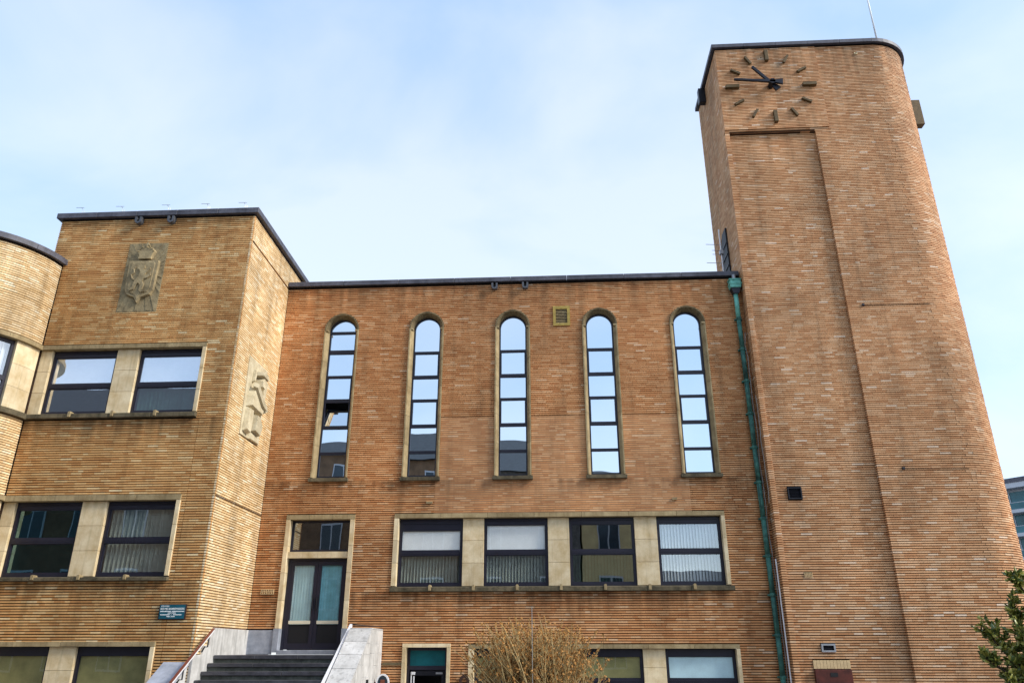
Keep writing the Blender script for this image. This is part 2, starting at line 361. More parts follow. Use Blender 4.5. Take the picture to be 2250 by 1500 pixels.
def emit_bricks(parent, key, lst, sink=.055, cap=300):
    sc_ = [proj_area((b[0], b[1], b[2]), b[7]*b[8]) for b in lst]
    order = sorted(range(len(lst)), key=lambda i: -sc_[i])
    solo = set(i for i in order[:cap] if sc_[i] > 0)
    me = unit_brick(M['bp_'+key])
    vs = np.zeros((len(lst)-len(solo), 8, 3)); j = 0
    off = ROOTLOC[parent.name]
    for i, (x, y, z, tx, ty, nx, ny, hl, hh, d) in enumerate(lst):
        if i in solo:
            o = bpy.data.objects.new('brick', me); COL.objects.link(o); o.parent = parent
            # local x along the course, local y into the wall
            o.location = Vector((x+nx*d, y+ny*d, z))-off
            o.rotation_euler = (0, 0, math.atan2(-nx, ny)+math.pi)
            o.scale = (hl*2, sink+d, hh*2)
            continue
        q = 0
        for dep in (d, -sink):
            for a, c in ((-1, -1), (1, -1), (1, 1), (-1, 1)):
                vs[j, q] = (x+nx*dep+tx*hl*a, y+ny*dep+ty*hl*a, z+hh*c); q += 1
        j += 1
    n = len(vs); me2 = bpy.data.meshes.new('brick_courses')
    base = np.arange(n)[:, None]*8
    F = np.array([[0, 1, 2, 3], [0, 4, 5, 1], [3, 2, 6, 7], [1, 5, 6, 2], [0, 3, 7, 4]])
    faces = (base[:, :, None]+F[None]).reshape(-1)
    me2.vertices.add(n*8); me2.vertices.foreach_set('co', vs.reshape(-1))
    me2.loops.add(len(faces)); me2.loops.foreach_set('vertex_index', faces.astype(np.int32))
    me2.polygons.add(n*5); me2.polygons.foreach_set('loop_start', (np.arange(n*5)*4).astype(np.int32))
    me2.polygons.foreach_set('use_smooth', np.zeros(n*5, dtype=bool))
    me2.update(calc_edges=True); me2.validate()
    me2.materials.append(M['bs_'+key])
    o = bpy.data.objects.new('brick_courses', me2); COL.objects.link(o); setparent(o, parent); o['kind'] = 'stuff'
    return o
def front(Y, s=1):  # wall facing the viewer
    return lambda u: (u, Y, 1, 0, 0, -1)
def sheet_with_holes(mb, x0, x1, z0, z1, rects, y0, y1):
    """wall body as blocks around rectangular openings"""
    xs = sorted(set([x0, x1]+[v for r in rects for v in (r[0], r[1]) if x0 < v < x1]))
    for a, b in zip(xs, xs[1:]):
        xm = (a+b)/2; zs = [(z0, z1)]
        for r in rects:
            if r[0] < xm < r[1]:
                nz = []
                for p, q in zs:
                    if r[3] <= p or r[2] >= q: nz.append((p, q)); continue
                    if r[2] > p: nz.append((p, r[2]))
                    if r[3] < q: nz.append((r[3], q))
                zs = nz
        for p, q in zs: mb.box(a, b, y0, y1, p, q)

GZ = -1.65                                   # street level; the eye is at 0
# ---------------------------------------------------------------- ground
g = MB(); g.box(-300, 300, -300, 400, GZ-.5, GZ); tag(g.build('ground', M['ground']), None, None, kind='structure')

# ---------------------------------------------------------------- windows (all face the viewer)
def window(parent, x0, x1, z0, z1, Y, transom=None, style=('slat', 'slat'), fw=.055, glass='glass', head=.0, tb=.11, name='window', slat='slat', nsl=19, rm=1.4):
    fr = MB(); d0, d1 = Y, Y+.07
    fr.box(x0, x0+fw, d0, d1, z0, z1); fr.box(x1-fw, x1, d0, d1, z0, z1)
    fr.box(x0+fw, x1-fw, d0, d1, z0, z0+fw*1.3); fr.box(x0+fw, x1-fw, d0, d1, z1-fw-head, z1)
    fr.box(x0+fw, x1-fw, d0-.02, d0-.002, z1-head*.45-.02, z1-.004) if head else None
    cells = []
    if transom is not None:
        fr.box(x0+fw, x1-fw, d0-.01, d1-.01, transom-tb/2, transom+tb/2)
        fr.box(x0+fw, x1-fw, d0-.018, d0-.01, transom-.012, transom+.006)
        cells = [(z0+fw*1.3, transom-tb/2), (transom+tb/2, z1-fw-head)]
    else: cells = [(z0+fw*1.3, z1-fw-head)]
    w = fr.build(name, M['frame'], parent)
    # inner sash lips
    for i, (a, b) in enumerate(cells):
        p = MB(); p.box(x0+fw+.001, x1-fw-.001, d0+.035, d0+.045, a+.001, b-.001)
        st = style[i] if i < len(style) else style[-1]
        gm = glass
        if glass == 'glass' and (st[:5] in ('white', 'olive')): gm = 'glass_clear'
        o = p.build('pane', M['frost'] if st == 'frost' else M[gm], w)
        lip = MB(); q = .018
        lip.box(x0+fw, x0+fw+q, d0+.012, d0+.034, a, b); lip.box(x1-fw-q, x1-fw, d0+.012, d0+.034, a, b)
        lip.box(x0+fw+q, x1-fw-q, d0+.012, d0+.034, a, a+q); lip.box(x0+fw+q, x1-fw-q, d0+.012, d0+.034, b-q, b)
        lip.build('sash', M['frame'], w)
        yb = Y+.052 if not 'slat' in st else Y+.13
        if st.startswith('white') or st.startswith('olive'):
            frac = float(st[5:] or 1)
            bl = MB(); bl.box(x0+fw*.6, x1-fw*.6, yb, yb+.006, b-(b-a)*frac, b+.03)
            bl.tube([(x0+fw, yb+.003, b-(b-a)*frac), (x1-fw, yb+.003, b-(b-a)*frac)], .012, 5)
            bl.build('roller_blind', M['blind_white' if st[0] == 'w' else 'blind_olive'], w)
        if st.startswith('slat') or 'slat' in st:
            sl_ = MB(); rnd = random.Random(int(x0*100)+i); n = nsl; wd_ = (x1-x0-2*fw)/n
            for k in range(n):
                cx = x0+fw+(k+.5)*wd_; an = rnd.uniform(.5, .75); hx = math.cos(an)*wd_*.5; hy = math.sin(an)*wd_*.5
                sl_.add([(cx-hx, yb+.03-hy, a-.03), (cx+hx, yb+.03+hy, a-.03), (cx+hx, yb+.03+hy, b+.03), (cx-hx, yb+.03-hy, b+.03),
                         (cx-hx, yb+.034-hy, a-.03), (cx+hx, yb+.034+hy, a-.03), (cx+hx, yb+.034+hy, b+.03), (cx-hx, yb+.034-hy, b+.03)],
                        [(0, 1, 2, 3), (7, 6, 5, 4), (0, 4, 5, 1), (3, 2, 6, 7), (0, 3, 7, 4), (1, 5, 6, 2)])
            so_ = sl_.build('vertical_blind', M[slat], w); so_['kind'] = 'stuff'
    r = MB(); y0, y1 = Y+.075, Y+rm; e = .0
    r.box(x0-.04, x0, y0, y1, z0-.04, z1+.04); r.box(x1, x1+.04, y0, y1, z0-.04, z1+.04)
    r.box(x0, x1, y0, y1, z1, z1+.04); r.box(x0, x1, y0, y1, z0-.04, z0); r.box(x0-.04, x1+.04, y1, y1+.04, z0-.04, z1+.04)
    r.build('room', M['room'], w)
    return w
def stones_v(parent, x0, x1, y0, y1, z0, z1, n, mat, name='pier_stone', gap=.006, rnd=random.Random(5)):
    for k in range(n):
        a = z0+(z1-z0)*k/n; b = z0+(z1-z0)*(k+1)/n
        mb = MB(); mb.box(x0, x1, y0+rnd.uniform(0, .002), y1, a+(gap/2 if k else 0), b-(gap/2 if k < n-1 else 0)); mb.build(name, mat, parent, bevel=.004)
def stones_h(parent, x0, x1, y0, y1, z0, z1, n, mat, name='lintel_stone', gap=.006, bev=.004):
    for k in range(n):
        a = x0+(x1-x0)*k/n; b = x0+(x1-x0)*(k+1)/n
        mb = MB(); mb.box(a+(gap/2 if k else 0), b-(gap/2 if k < n-1 else 0), y0, y1, z0, z1); mb.build(name, mat, parent, bevel=bev)
def sill(parent, x0, x1, Yf, z0, z1, lips, n=4, yb=.2):
    for k in range(n):
        a = x0+(x1-x0)*k/n; b = x0+(x1-x0)*(k+1)/n
        mb = MB(); mb.prism([(Yf-.10, z0), (Yf-.10, z1-.03), (Yf+yb-.06, z1), (Yf+yb-.06, z0+.01), (Yf-.02, z0+.01), (Yf-.02, z0-.012)][:4] , 'x', a+(.003 if k else 0), b-(.003 if k < n-1 else 0))
        mb.build('sill_slab', M['sill'], parent, bevel=.006)
    for x in lips:
        mb = MB(); pts = [(x-.032, z0+.02), (x+.032, z0+.02), (x+.032, z1+.005), (x+.018, z1+.022), (x-.018, z1+.022), (x-.032, z1+.005)]
        mb.prism(pts, 'y', Yf-.125, Yf+.02); mb.build('sill_joint_cap', M['stone_mid'], parent, bevel=.004)

# ---------------------------------------------------------------- MAIN WING
YM = 19.0; XL, XR = -7.37, 5.20; ZC = 9.50
wing = thing('town_hall_wing', 'long orange brick wing with five tall arched windows, joined to the clock tower', 'building', (-1, 19, GZ))
arches = [-5.74+2.3525*i for i in range(5)]
AR, AS = .475, 8.19          # outer radius, spring height
AB = 4.10
rects = [(c-AR, c+AR, AB-.11, AS) for c in arches]
rects += [(-3.98, 4.12, 1.33, 3.17), (-6.71, -4.97, GZ, 3.17), (-3.62, -2.49, GZ, .17), (-2.07, 4.16, GZ+.5, .15), (.07, .53, 8.17, 8.75), (-7.37, -4.6, GZ, .47)]
def hole_main(z):
    o = []
    for r in rects:
        if r[2] < z < r[3]: o.append((r[0], r[1]))
    if AS <= z < AS+AR:
        h = math.sqrt(AR**2-(z-AS)**2); o += [(c-h, c+h) for c in arches]
    # small vents
    if 1.28 < z < 1.40 and False: pass
    return o
def flush(u, z):
    # hand-repaired zones, pointed almost flush
    if 3.17 < z < 5.66 and -3.0 < u < 3.35: return -.016
    if 3.17 < z < 3.95 and -4.3 < u < 4.4: return -.014
    return 0
lst = bricks(wing, 'main', front(YM), XL, XR-.0, GZ, ZC, hole_main, flush, seed=3)
emit_bricks(wing, 'main', lst)
mb = MB(); sheet_with_holes(mb, XL-.2, XR+.3, GZ, ZC+.02, rects+[(c-AR, c+AR, AS-.001, AS+AR) for c in arches], YM+.04, YM+.32)
for c in arches:             # spandrels round each arch head
    n = 16
    for k in range(n):
        a0 = math.pi*k/n; a1 = math.pi*(k+1)/n
        p0 = (c+AR*math.cos(a0), AS+AR*math.sin(a0)); p1 = (c+AR*math.cos(a1), AS+AR*math.sin(a1))
        pts = [p0, p1, (p1[0], AS+AR), (p0[0], AS+AR)]
        mb.prism(pts, 'y', YM+.04, YM+.32)
mb.build('wall', M['mortar'], wing, fix=False)
fm = MB(); fm.box(-3.0, 3.35, YM+.0185, YM+.0198, 3.175, 5.66)
# pale flush pointing between the openings of the repaired zone
fm = MB(); sheet_with_holes(fm, -3.0, 3.35, 3.18, 5.66, [(c-AR-.01, c+AR+.01, AB-.12, 9) for c in arches], YM+.018, YM+.03)
fm.build('flush_pointing', M['mortar_pale'], wing, fix=False)
rb = MB(); rb.box(XL-.2, XR, YM+.33, 27, ZC-.3, ZC-.1); rb.build('roof', M['slate'], wing)
bk = MB(); bk.box(XL, XR, 26.7, 27, GZ, ZC-.31); bk.build('back_wall', M['mortar'], wing)
# coping slabs
xs = np.linspace(XL+.003, XR-.02, 9)
for a, b in zip(xs, xs[1:]):
    mb = MB(); mb.box(a+.004, b-.004, YM-.09, YM+.40, ZC+.02, ZC+.155); mb.build('coping_slab', M['coping'], wing, bevel=.006)
mb = MB(); mb.box(XL+.003, XR-.02, YM-.03, YM+.34, ZC-.0, ZC+.018); mb.build('coping_bed', M['black'], wing)
# arched windows
def arch_pts(c, r, z0, n=18):
    return [(c+r, z0)]+[(c+r*math.cos(math.pi*k/n), AS+r*math.sin(math.pi*k/n)) for k in range(n+1)]+[(c-r, z0)]
def band(mb, o, i, y0, y1, closed=False):
    """solid band between outer loop o and inner loop i (same length) from y0 to y1"""
    n = len(o)
    vs = [(x, y0, z) for x, z in o]+[(x, y0, z) for x, z in i]+[(x, y1, z) for x, z in o]+[(x, y1, z) for x, z in i]
    fs = []
    for k in range(n-1):
        fs += [(k, k+1, n+k+1, n+k), (2*n+k, 3*n+k, 3*n+k+1, 2*n+k+1), (k, 2*n+k, 2*n+k+1, k+1), (n+k, n+k+1, 3*n+k+1, 3*n+k)]
    fs += [(0, n, 3*n, 2*n), (n-1, 3*n-1, 4*n-1, 2*n-1)]
    mb.add(vs, fs)
RI = .372
BARS = [4.77, 5.47, 6.17, 6.83, 7.53]
for wi, c in enumerate(arches):
    YW = YM+.17; rf = .335
    fr = MB(); band(fr, arch_pts(c, RI, AB+.02), arch_pts(c, rf, AB+.02), YW, YW+.06)
    fr.box(c-rf, c+rf, YW, YW+.06, AB+.02, AB+.07)
    bars = [(z, .045 if j % 2 else .035) for j, z in enumerate(BARS)]
    if wi == 0: bars = [(4.77, .035), (5.47, .045), (6.20, .05), (6.88, .035), (7.60, .055), (8.17, .035)]
    for z, h in bars: fr.box(c-rf, c+rf, YW-.006, YW+.055, z-h, z+h)
    for z, h in bars[1::2] if wi else bars[1:3]:
        fr.box(c-rf, c-rf+.025, YW-.01, YW+.02, z+h, min(z+h+.62, 8.1)); fr.box(c+rf-.025, c+rf, YW-.01, YW+.02, z+h, min(z+h+.62, 8.1))
    w = fr.build('arched_window', M['frame'], wing)
    cells = []; lo = AB+.07
    for z, h in bars: cells.append((lo, z-h)); lo = z+h
    for ci, (a, b) in enumerate(cells):
        p = MB()
        if wi == 0 and ci == 2:      # the hopper sash standing open, its head tilted inwards
            p.add([(c-rf, YW+.03, a), (c+rf, YW+.03, a), (c+rf, YW+.20, b-.12), (c-rf, YW+.20, b-.12), (c-rf, YW+.04, a), (c+rf, YW+.04, a), (c+rf, YW+.21, b-.12), (c-rf, YW+.21, b-.12)],
                  [(0, 1, 2, 3), (7, 6, 5, 4), (0, 4, 5, 1), (3, 2, 6, 7), (0, 3, 7, 4), (1, 5, 6, 2)])
        else:
            t = random.Random(wi*9+ci).uniform(-.007, .007)
            p.add([(c-rf, YW+.03+t, a), (c+rf, YW+.03, a), (c+rf, YW+.03-t, b), (c-rf, YW+.03, b), (c-rf, YW+.04+t, a), (c+rf, YW+.04, a), (c+rf, YW+.04-t, b), (c-rf, YW+.04, b)],
                  [(0, 1, 2, 3), (7, 6, 5, 4), (0, 4, 5, 1), (3, 2, 6, 7), (0, 3, 7, 4), (1, 5, 6, 2)])
        p.build('pane', M['glass_arch'], w)
    hp = [(c+rf, lo)]+[(c+rf*math.cos(math.pi*k/18), max(lo, AS+rf*math.sin(math.pi*k/18))) for k in range(19)]+[(c-rf, lo)]
    hp2 = []
    for q in hp:
        if not hp2 or (abs(q[0]-hp2[-1][0])+abs(q[1]-hp2[-1][1])) > 1e-4: hp2.append(q)
    p = MB(); p.prism(hp2, 'y', YW+.03, YW+.04); p.build('pane', M['glass_arch'], w)
    rm = MB(); rm.box(c-.5, c+.5, YW+.5, YW+.54, AB-.1, AS+.5); rm.build('room', M['black'], w)
    # moulded stone surround, stone by stone
    zc = [AB, 4.95, 5.72, 6.5, 7.28, AS-.05]
    for s in (-1, 1):
        for a, b in zip(zc, zc[1:]):
            mb = MB()
            def P(xo, y): return (c+s*xo, y)
            prof = [P(AR-.002, YM-.045), P(AR-.002, YM+.25), P(RI+.001, YM+.25), P(RI+.001, YM+.10), P(RI+.045, YM-.01), P(AR-.035, YM-.045)]
            if s < 0: prof = prof[::-1]
            mb.prism(prof, 'z', a+.003, b-.003); mb.build('surround_stone', M['stone_mid'], w, fix=True)
    na = 5; th = [math.atan2(-.05, AR)]+[math.pi*k/na for k in range(1, na)]+[math.pi-math.atan2(-.05, AR)]
    th = [0]+[math.pi*k/na for k in range(1, na)]+[math.pi]
    for a0, a1 in zip(th, th[1:]):
        mb = MB(); m_ = 5; prof = [(AR-.002, YM-.045), (AR-.002, YM+.25), (RI+.001, YM+.25), (RI+.001, YM+.10), (RI+.045, YM-.01), (AR-.035, YM-.045)]
        vs = []; fs = []; np_ = len(prof)
        for k in range(m_+1):
            t = a0+.006+(a1-a0-.012)*k/m_
            for r, y in prof: vs.append((c+r*math.cos(t), y, AS+r*math.sin(t)))
        for k in range(m_):
            for q in range(np_): fs.append((k*np_+q, k*np_+(q+1) % np_, (k+1)*np_+(q+1) % np_, (k+1)*np_+q))
        fs += [tuple(range(np_)), tuple(range((m_+1)*np_-1, m_*np_-1, -1))]
        mb.add(vs, fs); mb.build('surround_stone', M['stone_grey'], w)
    for s in (-1, 1):
        mb = MB(); mb.box(c+s*AR-(.002 if s > 0 else -.002), c+s*RI, YM-.04, YM+.25, AS-.047, AS-.001); mb.build('surround_stone', M['stone_mid'], w)
    mb = MB(); mb.prism([(YM-.09, AB-.11), (YM-.09, AB-.02), (YM+.2, AB), (YM+.2, AB-.11)], 'x', c-AR-.035, c+AR+.035); mb.build('sill', M['sill'], w, bevel=.006)
# long window row
K = 1.0065
sur = M['stone_mid']
stones_h(wing, -3.98, 4.12, YM-.035, YM+.26, 3.06, 3.168, 7, sur, 'lintel_stone')
stones_v(wing, -3.98, -3.865, YM-.035, YM+.26, 1.452, 3.057, 3, M['stone'], 'jamb_stone')
stones_v(wing, 4.03, 4.12, YM-.035, YM+.26, 1.452, 3.057, 3, M['stone'], 'jamb_stone')
WX = [(-3.86, -2.275), (-1.75, -.18), (.345, 1.935), (2.48, 4.027)]
for (a, b), (c, d) in zip(WX, WX[1:]): stones_v(wing, b+.002, c-.002, YM+.07, YM+.26, 1.452, 3.057, 3, M['stone'])
sill(wing, -3.99, 4.18, YM, 1.32, 1.45, [-3.02+1.045*i for i in range(7)], 8)
STY = [(('slat', 'white1'), 'slat'), (('slat', 'white1'), 'slat'), (('slat', 'none'), 'slat'), (('slat', 'slat'), 'slat_white')]
for i, ((a, b), (st, slm)) in enumerate(zip(WX, STY)):
    window(wing, a, b, 1.454, 3.055, YM+.13, 2.235, st, glass='glass' if i != 2 else 'glass_dark', head=.10 if i else .22, slat=slm)
# lower window row
stones_h(wing, -2.07, 4.16, YM-.03, YM+.26, .055, .148, 6, sur, 'lintel_stone')
stones_v(wing, -2.07, -1.94, YM-.03, YM+.26, GZ+.5, .052, 3, M['stone'], 'jamb_stone')
stones_v(wing, 4.075, 4.16, YM-.03, YM+.26, GZ+.5, .052, 3, M['stone'], 'jamb_stone')
WL = [(-1.935, -.17), (.37, 1.96), (2.475, 4.07)]
for (a, b), (c, d) in zip(WL, WL[1:]): stones_v(wing, b+.002, c-.002, YM+.07, YM+.26, GZ+.5, .052, 3, M['stone'])
for (a, b), st in zip(WL, (('slat', 'olive1'), ('slat', 'olive1'), ('frost', 'frost'))):
    window(wing, a, b, GZ+.5, .05, YM+.13, -.62, st, head=.10, tb=.08)
# main door above the steps
stones_h(wing, -6.71, -4.97, YM-.035, YM+.3, 3.05, 3.168, 3, sur, 'lintel_stone')
stones_v(wing, -6.71, -6.60, YM-.035, YM+.3, .505, 3.047, 4, M['stone'], 'jamb_stone')
stones_v(wing, -5.085, -4.97, YM-.035, YM+.3, .505, 3.047, 4, M['stone'], 'jamb_stone')
for a, b in ((-6.73, -6.59), (-5.095, -4.95)):
    mb = MB(); mb.box(a, b, YM-.05, YM+.3, -.02, .50); mb.build('jamb_block', M['blue_stone'], wing, bevel=.006)
stones_h(wing, -6.598, -5.087, YM+.02, YM+.3, 2.125, 2.275, 2, M['stone'], 'transom_stone')
window(wing, -6.598, -5.087, 2.277, 3.048, YM+.15, None, ('none',), glass='glass_dark', name='fanlight', fw=.035)
# double door
dr = MB(); X0, X1, Z0, Z1, YD = -6.588, -5.097, .03, 2.123, YM+.15
xm = (X0+X1)/2
dr.box(X0, X0+.06, YD, YD+.08, Z0, Z1); dr.box(X1-.06, X1, YD, YD+.08, Z0, Z1); dr.box(X0+.06, X1-.06, YD, YD+.08, Z1-.06, Z1)
door = dr.build('double_door', M['frame'], wing)
for s, a, b in ((0, X0+.063, xm-.003), (1, xm+.003, X1-.063)):
    lf = MB(); e = .085
    lf.box(a, a+e, YD+.01, YD+.06, Z0+.01, Z1-.065); lf.box(b-e, b, YD+.01, YD+.06, Z0+.01, Z1-.065)
    lf.box(a+e, b-e, YD+.01, YD+.06, Z1-.16, Z1-.065); lf.box(a+e, b-e, YD+.01, YD+.06, Z0+.01, Z0+.15)
    lf.build('door_leaf', M['frame'], door)
    p = MB(); p.box(a+e, b-e, YD+.03, YD+.04, .70, Z1-.162); p.build('pane', M['glass_clear'], door)
    p = MB(); p.box(a+e-.01, b-e+.01, YD-.003, YD+.009, .61, .685); p.build('push_bar', M['cream'], door)
    p = MB(); p.box(a+e, b-e, YD+.03, YD+.05, Z0+.15, .60); p.build('lower_panel', M['black'], door)
    hx = b-.05 if s == 0 else a+.05
    p = MB(); p.tube([(hx, YD-.04, .95), (hx, YD-.04, 1.2)], .011, 6); p.box(hx-.02, hx+.02, YD-.005, YD+.009, .93, 1.22); p.build('handle', M['iron'], door)
    cu = MB(); n = 14
    for k in range(n):
        u0 = a+e+(b-a-2*e)*k/n; u1 = a+e+(b-a-2*e)*(k+1)/n
        cu.box(u0, u1, YD+.065+.012*(k % 2), YD+.07+.012*(k % 2), .6, Z1)
    cu.build('curtain', M['curtain'] if s else M['frost'], door)
rm = MB(); rm.box(X0, X1, YD+.5, YD+.55, Z0, Z1+.1); rm.build('room', M['room'], door)
mb = MB(); mb.box(-6.60, -5.08, YM-.06, YM+.3, -.065, .028); mb.build('door_threshold', M['blue_stone'], wing, bevel=.005)
for a, b in ((-7.368, -6.735), (-4.948, -4.605)):
    mb = MB(); mb.box(a, b, YM-.02, YM+.02, GZ if a > -5 else -.065, .468); mb.build('plinth_slab', M['blue_stone'], wing, bevel=.005)
# basement door with its fanlight, leaf standing open on a dark hall
stones_h(wing, -3.62, -2.49, YM-.035, YM+.3, .085, .168, 1, M['stone'], 'lintel_stone')
stones_v(wing, -3.62, -3.525, YM-.035, YM+.3, GZ, .082, 2, M['stone'], 'jamb_stone')
stones_v(wing, -2.575, -2.49, YM-.035, YM+.3, GZ, .082, 2, M['stone'], 'jamb_stone')
fr = MB(); YB = YM+.15
fr.box(-3.52, -3.46, YB, YB+.07, GZ, .08); fr.box(-2.63, -2.58, YB, YB+.07, GZ, .08); fr.box(-3.46, -2.63, YB, YB+.07, .02, .08); fr.box(-3.46, -2.63, YB, YB+.07, -.40, -.31)
bd = fr.build('basement_door', M['frame'], wing)
p = MB(); p.box(-3.46, -2.63, YB+.03, YB+.04, -.31, .02); p.build('pane', M['teal_film'], bd)
p = MB(); p.box(-3.40, -2.65, YB+.02, YB+.06, -.52, -.42); p.box(-3.40, -3.34, YB+.02, YB+.06, GZ+.02, -.52); p.box(-2.71, -2.65, YB+.02, YB+.06, GZ+.02, -.52); p.build('door_leaf', M['iron'], bd)
p = MB(); p.box(-3.42, -3.395, YB-.02, YB-.002, -1.2, -.44); p.box(-3.36, -3.335, YB-.012, YB+.018, -1.2, -.53); p.box(-3.395, -3.32, YB-.03, YB-.002, -.50, -.44); p.build('door_closer', M['white_paint'], bd)
p = MB(); p.box(-2.84, -2.68, YB+.0, YB+.018, -.49, -.45); p.build('closer_arm', M['grey_metal'], bd)
rm = MB(); rm.box(-3.7, -2.4, YB+1.2, YB+1.25, GZ, .3); rm.build('hall', M['black'], bd)
p = MB(); p.box(-4.07, -3.63, YM-.03, YM+.01, -.30, -.235); p.build('ledge_stone', M['stone_grey'], wing)
# ochre vent frame under the parapet
v = MB(); v.box(.07, .53, YM-.03, YM+.02, 8.66, 8.75); v.box(.07, .53, YM-.03, YM+.02, 8.17, 8.24); v.box(.07, .145, YM-.03, YM+.02, 8.24, 8.66); v.box(.455, .53, YM-.03, YM+.02, 8.24, 8.66)
vent = v.build('vent', M['brass'], wing)
for k in range(9):
    z = 8.25+k*.045
    s = MB(); s.add([(.146, YM-.012, z), (.454, YM-.012, z), (.454, YM+.02, z+.035), (.146, YM+.02, z+.035), (.146, YM-.012, z+.006), (.454, YM-.012, z+.006), (.454, YM+.02, z+.041), (.146, YM+.02, z+.041)],
                  [(0, 1, 2, 3), (7, 6, 5, 4), (0, 4, 5, 1), (3, 2, 6, 7), (0, 3, 7, 4), (1, 5, 6, 2)]); s.build('louvre', M['stone_mid'], vent)
s = MB(); s.box(.14, .46, YM+.021, YM+.03, 8.2, 8.7); s.build('backing', M['black'], vent)
# U shaped overflow spouts under the coping
def spout(parent, x, z, Y, r=.085):
    o = [(x+r, z+.10)]+[(x+r*math.cos(t), z+r*math.sin(t)) for t in np.linspace(0, -math.pi, 11)]+[(x-r, z+.10)]
    i = [(x+r*.42, z+.10)]+[(x+r*.42*math.cos(t), z+r*.42*math.sin(t)) for t in np.linspace(0, -math.pi, 11)]+[(x-r*.42, z+.10)]
    mb = MB(); band(mb, o, i, Y-.13, Y+.02); w = mb.build('overflow_spout', M['lead'], parent)
    q = MB(); q.box(x-r*.42, x+r*.42, Y-.004, Y+.01, z-r*.4, z+.1); q.build('spout_hole', M['black'], w)
for x in (-1.53, -.68): spout(wing, x, 9.36, YM)
# perforated vent brick beside the door, small vents in the brickwork
def vent_brick(parent, x0, x1, z0, z1, Y, cols, rows, mat):
    mb = MB(); nx, nz = cols, rows; t = .012
    for i in range(nx+1):
        x = x0+(x1-x0-t)*i/nx; mb.box(x, x+t, Y-.022, Y+.01, z0, z1)
    for j in range(nz+1):
        z = z0+(z1-z0-t)*j/nz
        for i in range(nx):
            xa = x0+(x1-x0-t)*i/nx+t; xb = x0+(x1-x0-t)*(i+1)/nx; mb.box(xa, xb, Y-.02, Y+.01, z, z+t)
    w = mb.build('vent_brick', mat, parent); q = MB(); q.box(x0+.003, x1-.003, Y-.008, Y, z0+.003, z1-.003); q.build('holes', M['mortar_pale'], w)
vent_brick(wing, -7.15, -6.83, 1.28, 1.40, YM, 7, 2, M['terracotta'])
vent_brick(wing, -3.2, -3.05, 3.42, 3.47, YM, 4, 1, M['stone_mid']); vent_brick(wing, 2.9, 3.02, 3.45, 3.5, YM, 4, 1, M['stone_mid'])

# ---------------------------------------------------------------- CLOCK TOWER
tower = thing('clock_tower', 'tall tan brick clock tower with one rounded corner and bronze hour marks', 'building', (8, 20, GZ))
TX0, TX1, TY, TR, TB, TZ = 5.20, 11.23, 18.60, 1.33, 21.4, 17.09
cxT, cyT = TX1-TR, TY+TR; flatL = cxT-TX0; arcL = TR*math.pi/2; sideL = TB-cyT
def tpath(u):
    if u <= flatL: return (TX0+u, TY, 1, 0, 0, -1)
    if u <= flatL+arcL:
        t = (u-flatL)/TR; return (cxT+TR*math.sin(t), cyT-TR*math.cos(t), math.cos(t), math.sin(t), math.sin(t), -math.cos(t))
    return (TX1, cyT+(u-flatL-arcL), 0, 1, 1, 0)
RX, RZ = 7.79-TX0, 13.98      # recessed strip
def tdepth(u, z):
    if u < RX and z < RZ: return -.10
    if u < 3.0 and z > 14.10: return .034
    if RZ <= z <= 14.10 and u < RX: return -.03 if z < 14.04 else .0
    return 0
def hole_t(z):
    o = []
    if z < RZ: o.append((RX-.0005, RX+.0005))
    if z > 14.1: o.append((2.9995, 3.0005))
    if 3.37 < z < 3.66: o.append((.41, .75))
    if -.02 < z < .16: o.append((.68, 1.0))
    if z < -.18: o.append((.46, 1.27))
    if 1.575 < z < 1.69: o.append((.54, .73))
    return o
lst = bricks(tower, 'tower', tpath, 0, flatL+arcL+sideL, GZ, TZ, hole_t, tdepth, seed=7)
leftp = lambda u: (TX0, TY+u, 0, 1, -1, 0)
def hole_tl(z):
    return [(1.12, 1.92)] if 9.7 < z < 11.5 else []
lst = bricks(tower, 'tower', leftp, .0, TB-TY, GZ, TZ, hole_tl, None, seed=8, store=lst)
emit_bricks(tower, 'tower', lst, sink=.13)
def tring(off, n=12):
    pts = [(TX0-off, TB+off), (TX0-off, TY-off), (cxT, TY-off)]
    pts += [(cxT+(TR+off)*math.sin(t), cyT-(TR+off)*math.cos(t)) for t in np.linspace(0, math.pi/2, n+1)[1:]]
    pts += [(TX1+off, TB+off)]
    return pts
mb = MB(); bx = tring(-.04)
zc_ = RZ
mb.prism(bx, 'z', zc_, TZ)
bl_ = [(TX0+.04, TB-.04), (TX0+.04, TY+.14), (7.81, TY+.14), (7.81, TY+.04)]+bx[2:]
mb.prism(bl_, 'z', GZ, zc_-.001)
mb.build('wall', M['mortar'], tower, fix=True)
for (p0, p1) in zip(tring(.0)[:-1], tring(.0)[1:]): pass
cp = tring(.10, 12); ci = tring(-.35, 12)
def seg(i, j, z0, z1, name, mat):
    n = j-i+1; mb = MB(); o = cp[i:j+1]; q = ci[i:j+1]
    vs = [(x, y, z0) for x, y in o]+[(x, y, z0) for x, y in q]+[(x, y, z1) for x, y in o]+[(x, y, z1) for x, y in q]; fs = []
    for k in range(n-1): fs += [(k, k+1, n+k+1, n+k), (2*n+k, 3*n+k, 3*n+k+1, 2*n+k+1), (k, 2*n+k, 2*n+k+1, k+1), (n+k, n+k+1, 3*n+k+1, 3*n+k)]
    fs += [(0, n, 3*n, 2*n), (n-1, 2*n-1+0, 4*n-1, 3*n-1)]
    mb.add(vs, fs); mb.build(name, mat, tower)
